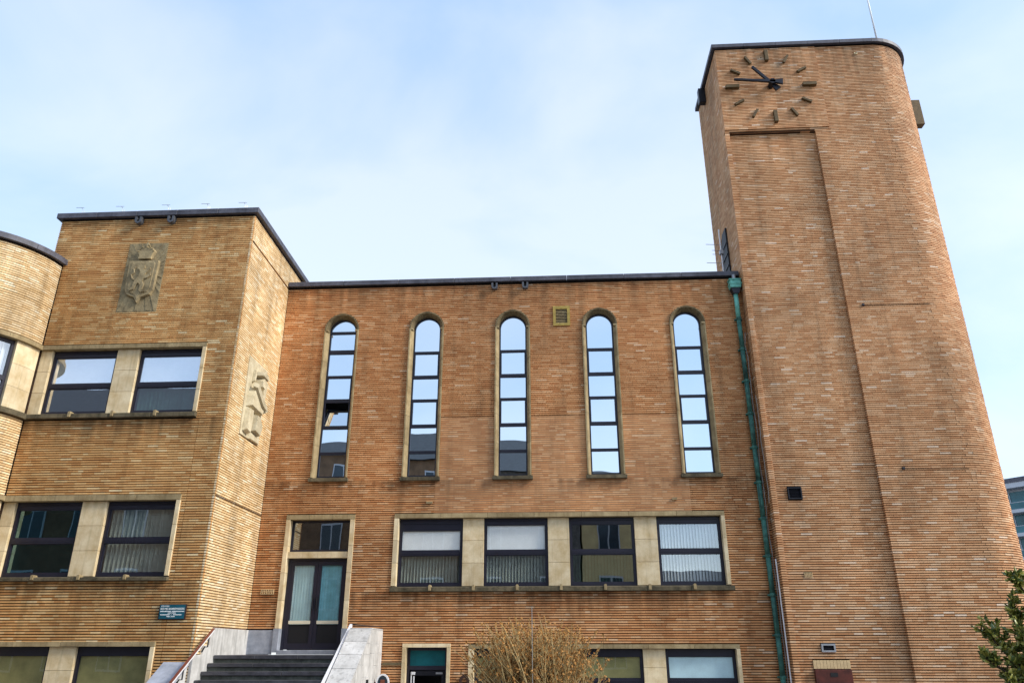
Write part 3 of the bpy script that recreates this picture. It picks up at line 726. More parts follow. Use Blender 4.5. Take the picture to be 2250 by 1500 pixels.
# straight front coping in slabs, then the curve
fx = np.linspace(TX0-.10, cxT, 6)
for a, b in zip(fx, fx[1:]):
    mb = MB(); mb.box(a+.003, b-.003, TY-.10, TY+.35, TZ+.012, TZ+.14); mb.build('coping_slab', M['coping'], tower, bevel=.006)
for a, b in ((2, 6), (6, 10), (10, 14)): seg(a, b, TZ+.012, TZ+.14, 'coping_slab', M['coping'])
mb = MB(); mb.box(TX0-.10, TX0+.35, TY+.353, TB+.1, TZ+.012, TZ+.14); mb.build('coping_slab', M['coping'], tower, bevel=.006)
seg(14, 15, TZ+.012, TZ+.14, 'coping_slab', M['coping'])
mb = MB(); mb.prism(tring(.01), 'z', TZ, TZ+.011); mb.build('roof', M['black'], tower)
# soffit step under the clock panel
mb = MB(); mb.box(TX0-.01, 7.80, TY+.0, TY+.12, RZ+.004, RZ+.012); mb.build('panel_ledge', M['mortar'], tower)
# clock
CX, CZ, CR = 6.70, 15.59, 1.10
hub = MB(); hub.tube([(CX, TY+.02, CZ), (CX, TY-.30, CZ)], .085, 14); clock = hub.build('clock', M['iron'], tower)
for h in range(12):
    a = math.radians(90-30*h); big = h % 3 == 0
    L_, Wd, Dp = (.40, .105, .12) if big else (.31, .07, .09)
    c_, s_ = math.cos(a), math.sin(a); r0 = CR-L_/2+.03; r1 = CR+L_/2+.03
    pts = [(CX+c_*r0-s_*Wd/2, CZ+s_*r0+c_*Wd/2), (CX+c_*r0+s_*Wd/2, CZ+s_*r0-c_*Wd/2), (CX+c_*r1+s_*Wd/2, CZ+s_*r1-c_*Wd/2), (CX+c_*r1-s_*Wd/2, CZ+s_*r1+c_*Wd/2)]
    mb = MB(); mb.prism(pts, 'y', TY-.02-Dp, TY+.0); mb.build('hour_mark', M['bronze'], clock, bevel=.006)
def hand(name, ang, r1, rt, w0, w1, wt, y):
    a = math.radians(ang); c_, s_ = math.cos(a), math.sin(a)
    def P(r, w): return (CX+c_*r-s_*w, CZ+s_*r+c_*w)
    pts = [P(-rt, -wt), P(-.02, -w0), P(r1, -w1), P(r1+.02, 0), P(r1, w1), P(-.02, w0), P(-rt, wt)]
    mb = MB(); mb.prism(pts, 'y', y-.03, y+.03); mb.build(name, M['iron'], clock, bevel=.006)
hand('minute_hand', 90+84, 1.10, .30, .045, .03, .10, TY-.27)
hand('hour_hand', 90+38, .80, .28, .05, .04, .10, TY-.18)
# bronze block on the right flank, dark slab on the left flank
mb = MB(); mb.box(TX1-.0, TX1+.50, 19.98, 20.22, 15.12, 16.05); mb.build('flank_hour_mark', M['bronze'], tower, bevel=.01)
mb = MB(); mb.box(TX0-.22, TX0, 20.25, 20.45, 16.5, 17.05); mb.build('flank_hour_mark', M['iron'], tower, bevel=.01)
# dark tall louvred opening on the left flank
mb = MB(); mb.prism([(19.72, 9.7), (20.52, 9.7), (20.52, 11.1), (20.12, 11.48), (19.72, 11.48)], 'x', TX0-.045, TX0+.02); ow_ = mb.build('tower_window', M['black'], tower)
for k in range(4):
    mb = MB(); mb.box(TX0-.07, TX0-.05, 19.74, 20.50, 9.9+k*.36, 9.93+k*.36); mb.build('window_bar', M['iron'], ow_)
# vents and small fittings on the tower front
def grille(parent, x0, x1, z0, z1, Y, mf, mb_, n, name='vent', t=.025):
    v = MB(); v.box(x0, x1, Y-.03, Y+.02, z1-t, z1); v.box(x0, x1, Y-.03, Y+.02, z0, z0+t); v.box(x0, x0+t, Y-.03, Y+.02, z0+t, z1-t); v.box(x1-t, x1, Y-.03, Y+.02, z0+t, z1-t)
    w = v.build(name, mf, parent)
    for k in range(n):
        z = z0+t+(z1-z0-2*t)*k/n; h = (z1-z0-2*t)/n
        s = MB(); s.add([(x0+t, Y-.02, z), (x1-t, Y-.02, z), (x1-t, Y+.005, z+h*.8), (x0+t, Y+.005, z+h*.8), (x0+t, Y-.014, z), (x1-t, Y-.014, z), (x1-t, Y+.011, z+h*.8), (x0+t, Y+.011, z+h*.8)],
                        [(0, 1, 2, 3), (7, 6, 5, 4), (0, 4, 5, 1), (3, 2, 6, 7), (0, 3, 7, 4), (1, 5, 6, 2)]); s.build('louvre', mb_, w)
    s = MB(); s.box(x0+t*.5, x1-t*.5, Y+.012, Y+.018, z0+t*.5, z1-t*.5); s.build('backing', M['black'], w)
YR = TY+.10
grille(tower, 5.62, 5.95, 3.38, 3.66, YR, M['iron'], M['iron'], 7)
grille(tower, 5.89, 6.20, -.02, .155, YR, M['grey_metal'], M['iron'], 3, t=.038)
vent_brick(tower, 5.745, 5.925, 1.58, 1.69, YR, 5, 2, M['terracotta'])
for k in range(11):           # soldier course over the red cabinet
    x = 5.665+.0735*k; mb = MB(); mb.box(x, x+.068, YR-.02, YR+.06, -.36, -.185); mb.build('soldier_brick', M['terracotta'], tower)
cab = MB(); cab.box(5.66, 6.46, YR-.09, YR+.03, -1.15, -.375); cabo = cab.build('service_cabinet', M['red_box'], tower, bevel=.01)
s = MB(); s.box(5.98, 6.14, YR-.098, YR-.091, -.52, -.44); s.build('nameplate', M['black'], cabo)
s = MB(); s.box(5.70, 6.42, YR-.10, YR-.091, -1.1, -.62); s.build('cabinet_door', M['red_box'], cabo, bevel=.006)
for x, z in ((9.39, 16.73), (6.55, 16.68)):
    s = MB(); s.box(x-.045, x+.045, TY-.03, TY+.0, z-.035, z+.035); w = s.build('anchor_plate', M['stone'], tower)
    q = MB(); q.tube([(x, TY-.03, z), (x, TY-.06, z)], .014, 8); q.build('anchor_bolt', M['black'], w)
for xa, xb, z in ((8.40, 9.95, 4.07), (8.19, 9.9, 8.40)):
    s = MB(); s.tube([(xa, TY-.012, z), (xb, TY-.012, z-.01)], .007, 5); w = s.build('wall_cable', M['mortar'], tower)
    q = MB(); q.box(xa-.03, xa+.03, TY-.03, TY+.0, z-.03, z+.03); q.build('cable_clip', M['iron'], w)

fp = thing('flagpole', 'thin white pole rising from the rounded end of the tower roof', 'pole', (10.3, 19.2, TZ+.1))
s = MB(); s.tube([(10.32, 18.98, TZ+.1), (10.32, 18.98, TZ+4)], [.028, .02], 8); s.build('pole', M['white_paint'], fp, smooth=True)
s = MB(); s.box(10.26, 10.38, 18.92, 19.04, TZ+.09, TZ+.17); s.build('base', M['grey_metal'], fp)

# ---------------------------------------------------------------- SQUARE BLOCK (left)
YL, BX0, BX1, BZ = 16.2, -12.42, -7.37, 10.20
blk = thing('square_brick_block', 'square brick block with stone coat of arms and paired windows, left of the long wing', 'building', (-10, 17, GZ))
rb_ = [(-12.14, -8.08, 4.91, 6.74), (-12.14, -8.11, 1.37, 3.18), (-12.14, -8.15, GZ+.4, .19), (-10.48, -9.49, 7.58, 9.46)]
def hole_b(z):
    return [(r[0], r[1]) for r in rb_ if r[2] < z < r[3]] + ([(-13, -12.1)] if z < 8.98 else []) + ([(-8.003, -7.995)] if z < 4.9 else [])
lst = bricks(blk, 'left', front(YL), BX0, BX1, GZ, BZ, hole_b, lambda u, z: -.004, seed=11)
emit_bricks(blk, 'left', lst)
side = thing('sunlit_return_wall', 'brick return wall with sunlight painted in as cream, and a carved figure, facing the clock tower', 'wall', (BX1, 18, GZ))
def hole_s(z):
    o = []
    if 4.75 < z < 6.72: o.append((17.0, 18.2))
    if z < .47: o.append((17.04, 19))
    if z < -.05: o.append((16.25, 19))
    return o
sp = lambda u: (BX1, u, 0, 1, 1, 0)
lst = bricks(side, 'left', sp, YL, YM-.0, GZ, 9.5, hole_s, lambda u, z: -.008, seed=12)
lst = bricks(side, 'left', sp, YL, 20.7, 9.5, BZ, None, lambda u, z: -.008, seed=13, store=lst)
emit_bricks(side, 'bay', lst)  # bay brick colours, lightened to stand for sun on this wall
mb = MB(); mb.box(BX1-.3, BX1-.04, YL+.33, 20.7, GZ, BZ); mb.build('wall', M['mortar_pale'], side)
mb = MB(); sheet_with_holes(mb, BX0, BX1-.04, GZ, BZ, rb_[:3], YL+.038, YL+.32)
mb.box(BX0, BX0+.3, YL+.325, 20.7, GZ, BZ); mb.box(BX0+.3, BX1-.31, 20.4, 20.7, GZ, BZ); mb.build('wall', M['mortar'], blk, fix=False)
# coping
xs = np.linspace(BX0-.10, BX1+.10, 6)
for a, b in zip(xs, xs[1:]):
    mb = MB(); mb.box(a+.003, b-.003, YL-.10, YL+.3, BZ+.015, BZ+.16); mb.build('coping_slab', M['coping'], blk, bevel=.006)
ys = np.linspace(YL+.303, 20.8, 4)
for a, b in zip(ys, ys[1:]):
    mb = MB(); mb.box(BX1-.3, BX1+.10, a+.003, b-.003, BZ+.015, BZ+.16); mb.build('coping_slab', M['coping'], side, bevel=.006)
mb = MB(); mb.box(BX0, BX1-.05, YL+.0, 20.7, BZ+.0, BZ+.013); mb.build('roof', M['black'], blk)
for x in (-10.34, -9.50): spout(blk, x, 10.07, YL)
# window bands
def bandrow(z0, z1, ztop, xr, wins, styles, tz, sillz, glass, slatm, head=.1):
    stones_h(blk, -12.13, xr, YL-.035, YL+.26, z1+.004, ztop-.002, 4, M['stone_mid'], 'lintel_stone')
    stones_v(blk, xr-.09, xr, YL-.035, YL+.26, z0+.002, z1, 3, M['stone'], 'jamb_stone')
    stones_v(blk, -12.13, wins[0][0]-.002, YL+.05, YL+.26, z0+.002, z1, 3, M['stone'])
    for (a, b), (c, d) in zip(wins, wins[1:]): stones_v(blk, b+.002, c-.002, YL+.05, YL+.26, z0+.002, z1, 3, M['stone'])
    if sillz: sill(blk, -12.13, xr+.01, YL, sillz, z0, [-11.0+1.0*i for i in range(3)], 4)
    for (a, b), st, gl in zip(wins, styles, glass):
        window(blk, a, b, z0+.004, z1-.001, YL+.13, tz, st, head=head, glass=gl, slat=slatm, nsl=15)
bandrow(5.05, 6.63, 6.74, -8.08, [(-11.85, -10.26), (-9.72, -8.172)], [('none', 'white1'), ('slat', 'white1')], 5.76, 4.92, ('glass_sky', 'glass_sky'), 'slat_teal')
bandrow(1.47, 3.05, 3.18, -8.11, [(-11.86, -10.34), (-9.78, -8.202)], [('none', 'none'), ('slat', 'slat')], 2.22, 1.37, ('glass_teal', 'glass'), 'slat')
bandrow(GZ+.4, .09, .19, -8.15, [(-11.95, -10.40), (-9.83, -8.242)], [('olive1', 'olive1'), ('olive1', 'olive1')], -.9, None, ('glass', 'glass'), 'slat')
# coat of arms
cx0, cx1, cz0, cz1 = -10.48, -9.49, 7.58, 9.46; cxm = (cx0+cx1)/2
arms = MB(); arms.box(cx0+.002, cx1-.002, YL-.004, YL+.04, cz0+.002, 8.50); arms.box(cx0+.002, cx1-.002, YL-.006, YL+.04, 8.504, cz1-.002)
arms = arms.build('coat_of_arms', M['relief'], blk)
# rays / folds carved round the shield
rnd = random.Random(4)
def clampP(x, z): return (min(max(x, cx0+.01), cx1-.01), min(max(z, cz0+.01), cz1-.01))
C0 = (cxm, 8.72)
for k in range(26):
    a = math.radians(15+k*330/26+rnd.uniform(-3, 3)); a2 = a+math.radians(rnd.uniform(5, 8))
    def far(t):
        c_, s_ = math.cos(t), math.sin(t); r = min(.485/max(abs(c_), 1e-3), (.72 if s_ > 0 else 1.12)/max(abs(s_), 1e-3)); return (C0[0]+c_*r, C0[1]+s_*r)
    f1, f2 = far(a), far(a2); n1 = (C0[0]+(f1[0]-C0[0])*.45, C0[1]+(f1[1]-C0[1])*.45); n2 = (C0[0]+(f2[0]-C0[0])*.45, C0[1]+(f2[1]-C0[1])*.45)
    mb = MB(); y0 = YL-.005
    mb.add([(n1[0], y0, n1[1]), (n2[0], y0, n2[1]), (f2[0], y0, f2[1]), (f1[0], y0, f1[1]), (n1[0], y0-.006, n1[1]), (f1[0], y0-.008-rnd.uniform(0, .008), f1[1])],
           [(0, 1, 2, 3), (0, 4, 1), (3, 2, 5), (1, 4, 5, 2), (0, 3, 5, 4)])
    mb.build('carved_ray', M['relief'], arms)
def poly(name, pts, d0, d1, par, mat, taper=.94, bev=0):
    mb = MB(); mb.prism([(cxm+x, 8.45+z) for x, z in pts], 'y', YL-d0, YL-d1, taper=taper); return mb.build(name, mat, par, bevel=bev)
sh = [(-.33, .50), (.33, .50), (.35, .44), (.33, -.32), (.27, -.44), (.08, -.52), (0, -.66), (-.08, -.52), (-.27, -.44), (-.33, -.32), (-.35, .44)]
poly('shield_rim', [(x*1.08, z) for x, z in sh], 0, .085, arms, M['relief'], .97)
poly('shield', [(x*.86, z*.88) for x, z in sh], .08, .10, arms, M['relief'], .96)
lion = [(-.05, .02), (-.02, .12), (-.04, .2), (-.10, .25), (-.06, .32), (.0, .36), (.06, .33), (.08, .26), (.05, .22), (.10, .2), (.2, .27), (.22, .22), (.13, .12), (.10, .06), (.18, .06), (.23, .12), (.25, .05), (.18, -.02), (.10, -.03),
        (.07, -.10), (.12, -.2), (.10, -.32), (.17, -.38), (.08, -.40), (.03, -.36), (.04, -.22), (-.02, -.14), (-.06, -.2), (-.10, -.32), (-.2, -.36), (-.18, -.29), (-.14, -.25), (-.12, -.12), (-.09, -.04)]
mb = MB()
bm = bmesh.new(); vsb = [bm.verts.new((cxm+x*1.05, YL-.10, 8.45+z*1.0)) for x, z in lion]; fbm = bm.faces.new(vsb)
r_ = bmesh.ops.extrude_face_region(bm, geom=[fbm]); [setattr(v_, 'co', v_.co+Vector((0, -.035, 0))) for v_ in r_['geom'] if isinstance(v_, bmesh.types.BMVert)]
bmesh.ops.triangulate(bm, faces=bm.faces); bmesh.ops.recalc_face_normals(bm, faces=bm.faces)
me = bpy.data.meshes.new('lion'); bm.to_mesh(me); bm.free(); me.materials.append(M['relief']); lo_ = bpy.data.objects.new('lion', me); COL.objects.link(lo_); setparent(lo_, arms)
mb = MB(); mb.tube([(cxm+x, YL-.115, 8.45+z) for x, z in ((-.10, -.08), (-.2, -.02), (-.24, .08), (-.17, .14), (-.2, .24), (-.15, .30))], .018, 5); mb.build('lion_tail', M['relief'], arms)
crown = [(-.17, .56), (.17, .56), (.20, .66), (.24, .74), (.2, .80), (.12, .83), (.04, .85), (0, .88), (-.04, .85), (-.12, .83), (-.2, .80), (-.24, .74), (-.20, .66)]
poly('crown', crown, 0, .09, arms, M['relief'], .88)
for k in range(7):
    a = math.pi*(k+.5)/7; x, z = .20*math.cos(a), .71+.15*math.sin(a)
    mb = MB(); mb.tube([(cxm+x, YL-.06, 8.45+z), (cxm+x, YL-.115, 8.45+z)], [.028, .016], 7); mb.build('crown_pearl', M['relief'], arms)
mb = MB(); mb.box(cxm-.02, cxm+.02, YL-.09, YL, 9.30, 9.44); mb.box(cxm-.05, cxm+.05, YL-.085, YL, 9.36, 9.395); mb.build('crown_cross', M['relief'], arms)
mb = MB(); mb.box(cxm-.16, cxm+.16, YL-.105, YL-.02, 8.98, 9.03); mb.build('crown_band', M['relief'], arms)
# street sign
sg = thing('street_sign', 'teal enamel street name sign reading SQUARE on the corner of the square block', 'sign', (-7.9, YL, .6))
mb = MB(); mb.box(-8.185, -7.605, YL-.028, YL-.01, .605, .905); mb.build('sign_edge', M['sign_edge'], sg, bevel=.004)
mb = MB(); mb.box(-8.165, -7.635, YL-.034, YL-.029, .622, .893); mb.build('panel', M['sign_teal'], sg)
def text(txt, x, z, h, w, Y, par, mat, name='lettering', rot=0):
    cu = bpy.data.curves.new('t', 'FONT'); cu.body = txt; cu.size = 1; cu.extrude = .01; cu.offset = .012
    o = bpy.data.objects.new('t', cu); COL.objects.link(o); dg = bpy.context.evaluated_depsgraph_get()
    me = bpy.data.meshes.new_from_object(o.evaluated_get(dg)); bpy.data.objects.remove(o)
    co = np.zeros(len(me.vertices)*3); me.vertices.foreach_get('co', co); co = co.reshape(-1, 3)
    mn, mxx = co.min(0), co.max(0)
    c2 = np.zeros_like(co); c2[:, 0] = x+(co[:, 0]-mn[0])/(mxx[0]-mn[0])*w; c2[:, 2] = z+(co[:, 1]-mn[1])/(mxx[1]-mn[1])*h; c2[:, 1] = Y-(co[:, 2]-mn[2])*.1
    me.vertices.foreach_set('co', c2.reshape(-1)); me.materials.clear(); me.materials.append(mat)
    o = bpy.data.objects.new(name, me); COL.objects.link(o); setparent(o, par); return o
text('SQUARE', -8.145, .852, .027, .17, YL-.0345, sg, M['sign_white'])
text('SER MES BORREMAEKERS', -8.15, .795, .040, .50, YL-.0345, sg, M['sign_white'])
mb = MB()
for a, b, z in ((-8.15, -7.92, .765), (-7.90, -7.645, .765), (-7.985, -7.925, .735), (-7.89, -7.82, .735), (-8.14, -7.94, .70), (-7.87, -7.69, .70), (-8.0, -7.935, .665), (-7.90, -7.83, .665)):
    x = a
    rr_ = random.Random(int(a*1000))
    while x < b: l = rr_.uniform(.006, .012); mb.box(x, min(x+l, b), YL-.0365, YL-.0345, z-.009, z+.009); x += l+.003
mb.box(-7.911, -7.907, YL-.0365, YL-.0345, .65, .755); mb.build('small_print', M['sign_white'], sg)['kind'] = 'stuff'
# carved figure on the return wall (faces +X)
fg = MB(); fg.box(BX1-.06, BX1+.012, 17.003, 18.197, 4.755, 6.715); fg = fg.build('figure_relief', M['relief_pale'], side)
def yz(name, pts, d0, d1, taper=.85, mat='relief_pale'):
    mb = MB(); mb.prism([(17.0+u*1.2, 4.75+v*1.97) for u, v in pts], 'x', BX1+d0, BX1+d1, taper=taper); mb.build(name, M[mat], fg, bevel=.006)
yz('legs', [(.08, .05), (.30, .03), (.34, .18), (.33, .36), (.12, .36)], .01, .13)
yz('legs', [(.44, .10), (.78, .07), (.86, .20), (.70, .32), (.50, .33)], .01, .15)
yz('torso', [(.10, .36), (.78, .33), (.86, .48), (.70, .60), (.42, .66), (.20, .62), (.12, .5)], .01, .16)
yz('arm', [(.12, .62), (.2, .69), (.62, .52), (.86, .46), (.84, .40), (.6, .43)], .12, .22)
yz('arm', [(.62, .52), (.80, .50), (.92, .42), (.80, .38)], .10, .20)
yz('head', [(.45, .66), (.62, .64), (.68, .72), (.66, .80), (.52, .82), (.42, .76)], .01, .20, .7)
yz('cap', [(.34, .80), (.76, .78), (.74, .86), (.52, .90), (.36, .86)], .01, .22, .7)
yz('cloak', [(.70, .88), (.95, .84), (.90, .60), (.84, .44), (.76, .60)], .01, .10)
yz('staff', [(.24, .70), (.30, .70), (.32, .86), (.26, .87)], .01, .09)
yz('base_stone', [(.40, .0), (.95, .0), (.9, .07), (.45, .09)], .01, .06)
mb = MB(); mb.box(BX1, BX1+.006, YL+.01, YM-.01, 3.152, 3.168); mb.build('flashing', M['mortar'], side)
# beacon and little fittings
al = thing('alarm_beacon', 'small red beacon on a thin wire bracket at the top of the return wall', 'beacon', (BX1+.05, 19.6, 10))
mb = MB(); mb.tube([(BX1+.02, 19.62, 9.72), (BX1+.10, 19.62, 9.76), (BX1+.10, 19.62, 9.88)], .008, 5); mb.build('bracket', M['grey_metal'], al)
mb = MB(); mb.tube([(BX1+.04, 19.62, 9.80), (BX1+.18, 19.62, 9.80)], [.05, .02], 8); mb.build('lens', M['red_rail'], al)
for i, x in enumerate((-11.9, -10.85, -9.65, -8.62, -7.66)):
    wz = BZ+.16
    sp_ = MB(); sp_.tube([(x, YL-.05, wz), (x, YL-.05, wz+.12), (x-.02, YL-.1, wz+.15)], .006, 4); sp_.tube([(x-.16, YL-.10, wz+.15), (x+.05, YL-.09, wz+.15)], .006, 4); sp_.tube([(x+.05, YL-.05, wz), (x+.05, YL-.05, wz+.09)], .005, 4)
    o = sp_.build('lightning_wire_clip', M['grey_metal'])
    tag(o, ['first wire clip from the left on the coping of the square block', 'second wire clip from the left, above the coat of arms', 'middle wire clip on the coping, right of the coat of arms',
            'fourth wire clip from the left on the block coping', 'wire clip nearest the sharp right corner of the block coping'][i], 'wire clip', 'wire clips along the block coping')

# ---------------------------------------------------------------- ROUNDED BAY (far left)
bay = thing('rounded_brick_bay', 'rounded brick bay, coloured paler for sunlight, with curved window band at the far left edge', 'building', (-14, 16, GZ))
bcx, bcy, br = -13.97, 16.2, 1.87
def bpath(u):
    a = br*math.pi/2
    if u < a: t = u/br; return (bcx+br*math.cos(t), bcy-br*math.sin(t), -math.sin(t), -math.cos(t), math.cos(t), -math.sin(t))
    return (bcx-(u-a), bcy-br, -1, 0, 0, -1)
UB = br*math.pi/2+2.5
bands = [(GZ+.4, .19), (1.37, 3.18), (4.91, 6.74)]
lst = bricks(bay, 'bay', bpath, 0.02, UB, GZ, 8.88, lambda z: [(-1, 99)] if any(a < z < b for a, b in bands) else [], lambda u, z: -.006 if z > 7.7 else -.018, seed=21)
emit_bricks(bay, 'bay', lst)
def bring(off, n=20):
    return [bpath(UB*k/n)[:2] for k in range(n+1)], [(bpath(UB*k/n)[0]+bpath(UB*k/n)[4]*off, bpath(UB*k/n)[1]+bpath(UB*k/n)[5]*off) for k in range(n+1)]
def bsolid(name, u0, u1, o0, o1, z0, z1, mat, n=8, par=None, bev=0):
    def pt(u, o): q = bpath(u); return (q[0]+q[4]*o, q[1]+q[5]*o)
    O = [pt(u0+(u1-u0)*k/n, o1) for k in range(n+1)]; I = [pt(u0+(u1-u0)*k/n, o0) for k in range(n+1)]
    mb = MB(); m_ = n+1
    vs = [(x, y, z0) for x, y in O]+[(x, y, z0) for x, y in I]+[(x, y, z1) for x, y in O]+[(x, y, z1) for x, y in I]; fs = []
    for k in range(n): fs += [(k, k+1, m_+k+1, m_+k), (2*m_+k, 3*m_+k, 3*m_+k+1, 2*m_+k+1), (k, 2*m_+k, 2*m_+k+1, k+1), (m_+k, m_+k+1, 3*m_+k+1, 3*m_+k)]
    fs += [(0, m_, 3*m_, 2*m_), (n, 3*m_-1, 4*m_-1, 2*m_-1)]
    mb.add(vs, fs); return mb.build(name, mat, par or bay, bevel=bev)
zz = [GZ, GZ+.4, .19, 1.37, 3.18, 4.91, 6.74, 8.9]
for a, b in ((GZ, GZ+.4), (.19, 1.37), (3.18, 4.91), (6.74, 8.88)): bsolid('wall', 0, UB, -.35, -.042, a, b, M['mortar_pale'], 24)
us = [-.06, .85, 1.75, 2.65, 3.6, UB]
for a, b in zip(us, us[1:]): bsolid('coping_slab', a+.004, b-.004, -.3, .10, 8.90, 9.035, M['coping'], 6)
mb = MB(); rg = [bpath(UB*k/20)[:2] for k in range(21)]; mb.prism(rg+[(rg[-1][0], 16.2)], 'z', 8.885, 8.897); mb.build('roof', M['black'], bay)
for (a, b), tz in zip(bands, (-.9, 2.22, 5.72)):
    us = [0.0, .9, 1.9, 2.9, 4.0, UB]
    for p, q in zip(us, us[1:]):
        bsolid('lintel_stone', p+.003, q-.003, -.26, .035, b-.11, b-.004, M['stone_mid'], 6)
        if a > 0: bsolid('sill_slab', p+.003, q-.003, -.2, .09, a, a+.12, M['sill'], 6)
    z0 = a+.125 if a > 0 else a; z1 = b-.112
    for k in range(3): bsolid('pier_stone', 0.0, .66, -.26, -.05, z0+(z1-z0)*k/3+.003, z0+(z1-z0)*(k+1)/3-.003, M['stone'], 5)
    for u0, u1 in ((.665, 2.2), (2.75, 4.3)):
        w = bsolid('window', u0, u1, -.20, -.13, tz-.055, tz+.055, M['frame'], 10)
        for q in ((u0, u0+.06, z0, z1), (u1-.06, u1, z0, z1)): bsolid('frame', q[0], q[1], -.20, -.13, q[2], q[3], M['frame'], 1, w)
        bsolid('frame', u0+.06, u1-.06, -.20, -.13, z0, z0+.06, M['frame'], 10, w); bsolid('frame', u0+.06, u1-.06, -.20, -.13, z1-.08, z1, M['frame'], 10, w)
        bsolid('pane', u0+.06, u1-.06, -.175, -.165, z0+.06, tz-.055, M['glass'], 10, w); bsolid('pane', u0+.06, u1-.06, -.175, -.165, tz+.055, z1-.08, M['glass'], 10, w)
        n = 24
        cu = MB()
        for k in range(n):
            q0 = bpath(u0+(u1-u0)*k/n); q1 = bpath(u0+(u1-u0)*(k+.85)/n); o0 = -.30-.03*(k % 2); o1 = o0+.02
            P_ = [(q0[0]+q0[4]*o0, q0[1]+q0[5]*o0), (q1[0]+q1[4]*o0, q1[1]+q1[5]*o0), (q1[0]+q1[4]*o1, q1[1]+q1[5]*o1), (q0[0]+q0[4]*o1, q0[1]+q0[5]*o1)]
            cu.prism(P_, 'z', z0-.1, z1+.05)
        o = cu.build('curtain', M['slat_white'], w)
    for k in range(3): bsolid('pier_stone', 2.205, 2.745, -.26, -.05, z0+(z1-z0)*k/3+.003, z0+(z1-z0)*(k+1)/3-.003, M['stone'], 5)
rm = MB(); rm.box(-16.5, -12.6, 16.25, 16.4, GZ, 8.85); rm.build('inner_wall', M['room'], bay)

# ---------------------------------------------------------------- DOWNPIPE AND CABLES
dp = thing('copper_downpipe', 'long green verdigris downpipe in the corner between wing and clock tower', 'downpipe', (5.03, 18.9, GZ))
PX, PY = 5.02, 18.90
mb = MB()
mb.prism([(PX-.14, 9.10), (PX+.14, 9.10), (PX+.15, 9.16), (PX+.15, 9.32), (PX-.15, 9.32), (PX-.15, 9.16)], 'y', PY-.12, PY+.09); mb.build('hopper', M['copper_new'], dp, bevel=.01)
mb = MB(); mb.box(PX-.165, PX+.165, PY-.13, PY+.09, 9.20, 9.23); mb.box(PX-.165, PX+.165, PY-.13, PY+.09, 9.33, 9.36); mb.build('hopper_rim', M['copper_new'], dp)
mb = MB(); mb.prism([(PX-.13, 9.09), (PX+.13, 9.09), (PX+.07, 8.93), (PX-.07, 8.93)], 'y', PY-.10, PY+.08); mb.build('hopper_throat', M['iron'], dp)
mb = MB(); mb.tube([(PX, PY, 9.32), (PX, PY, 9.52)], .05, 10); mb.build('inlet_pipe', M['grey_metal'], dp, smooth=True)
jz = [8.93]+[8.21-.875*i for i in range(11)]+[GZ]
for i, (a, b) in enumerate(zip(jz, jz[1:])):
    mb = MB(); mb.tube([(PX, PY, b+.0), (PX, PY, a-.0)], .062, 12); mb.build('pipe_length', M['copper_new'] if i == 0 else M['copper'], dp, smooth=True)
for z in jz[1:-1]:
    mb = MB(); mb.tube([(PX, PY, z-.035), (PX, PY, z-.015), (PX, PY, z+.015), (PX, PY, z+.035)], [.070, .079, .079, .070], 12); mb.box(PX-.10, PX+.10, PY+.03, PY+.10, z-.02, z+.02); mb.build('pipe_collar', M['copper'], dp)
cb = MB(); rnd = random.Random(2)
pth = [(5.12+rnd.uniform(-.02, .02)+(.0 if z > 3 else -.0), 18.93-rnd.uniform(0, .05), z) for z in np.arange(7.8, GZ, -.35)]
cb.tube(pth, .011, 5); pth2 = [(5.16+rnd.uniform(-.02, .015), 18.75-rnd.uniform(0, .05), z) for z in np.arange(6.0, 3.2, -.3)]; cb.tube(pth2, .008, 5)
tag(cb.build('wall_cable', M['cable']), 'thin grey cable running down beside the green downpipe', 'cable')
cd = MB(); cd.tube([(5.14, 18.72, 2.0), (5.14, 18.72, -1.2)], .016, 6); tag(cd.build('conduit', M['white_paint']), 'straight pale conduit on the tower flank beside the downpipe', 'conduit')

an = thing('roof_antenna', 'white mast with thin cross rods on the wing roof in front of the tower flank', 'antenna', (4.95, 19.6, 9.5))
mb = MB(); mb.tube([(4.98, 19.75, 9.3), (4.98, 19.75, 11.45)], .018, 6); mb.build('mast', M['white_paint'], an)
for z, l in ((10.95, .42), (10.75, .26), (10.62, .26), (10.35, .45)):
    mb = MB(); mb.tube([(4.98-l, 19.72, z), (4.98+.10, 19.78, z)], .008, 4); mb.build('rod', M['grey_metal'], an)
mb = MB(); mb.box(4.93, 5.03, 19.68, 19.80, 10.62, 10.74); mb.build('junction_box', M['grey_metal'], an)

# ---------------------------------------------------------------- STEPS
st = thing('stone_steps', 'dark stone steps with white stone parapets leading up to the double door', 'stairs', (-6, 17, GZ))
SX0, SX1 = -7.325, -4.605
RISE, RUN, Y0, Z0_ = .155, .262, 17.20, -.070
k = 0
for k in range(11):
    zt = Z0_-RISE*k; yn = Y0-RUN*k
    if zt-.07 < GZ: break
    yb_ = YM-.065 if k == 0 else yn+RUN+.02
    cuts = [0, .33, .67, 1] if k == 0 else [0, [.5, .36, .62][k % 3], 1]
    for a, b in zip(cuts, cuts[1:]):
        mb = MB(); mb.box(SX0+(SX1-SX0)*a+.004, SX0+(SX1-SX0)*b-.004, yn-.035, yb_, zt-.075, zt); mb.build('tread_slab', M['tread'], st, bevel=.005)
    mb = MB(); mb.box(SX0, SX1, yn, yn+.14, max(zt-RISE, GZ), zt-.077); mb.build('riser', M['riser'], st)
    mb = MB(); mb.box(SX0+.002, SX1-.002, yn-.037, yn-.0352, zt-.012, zt-.004)
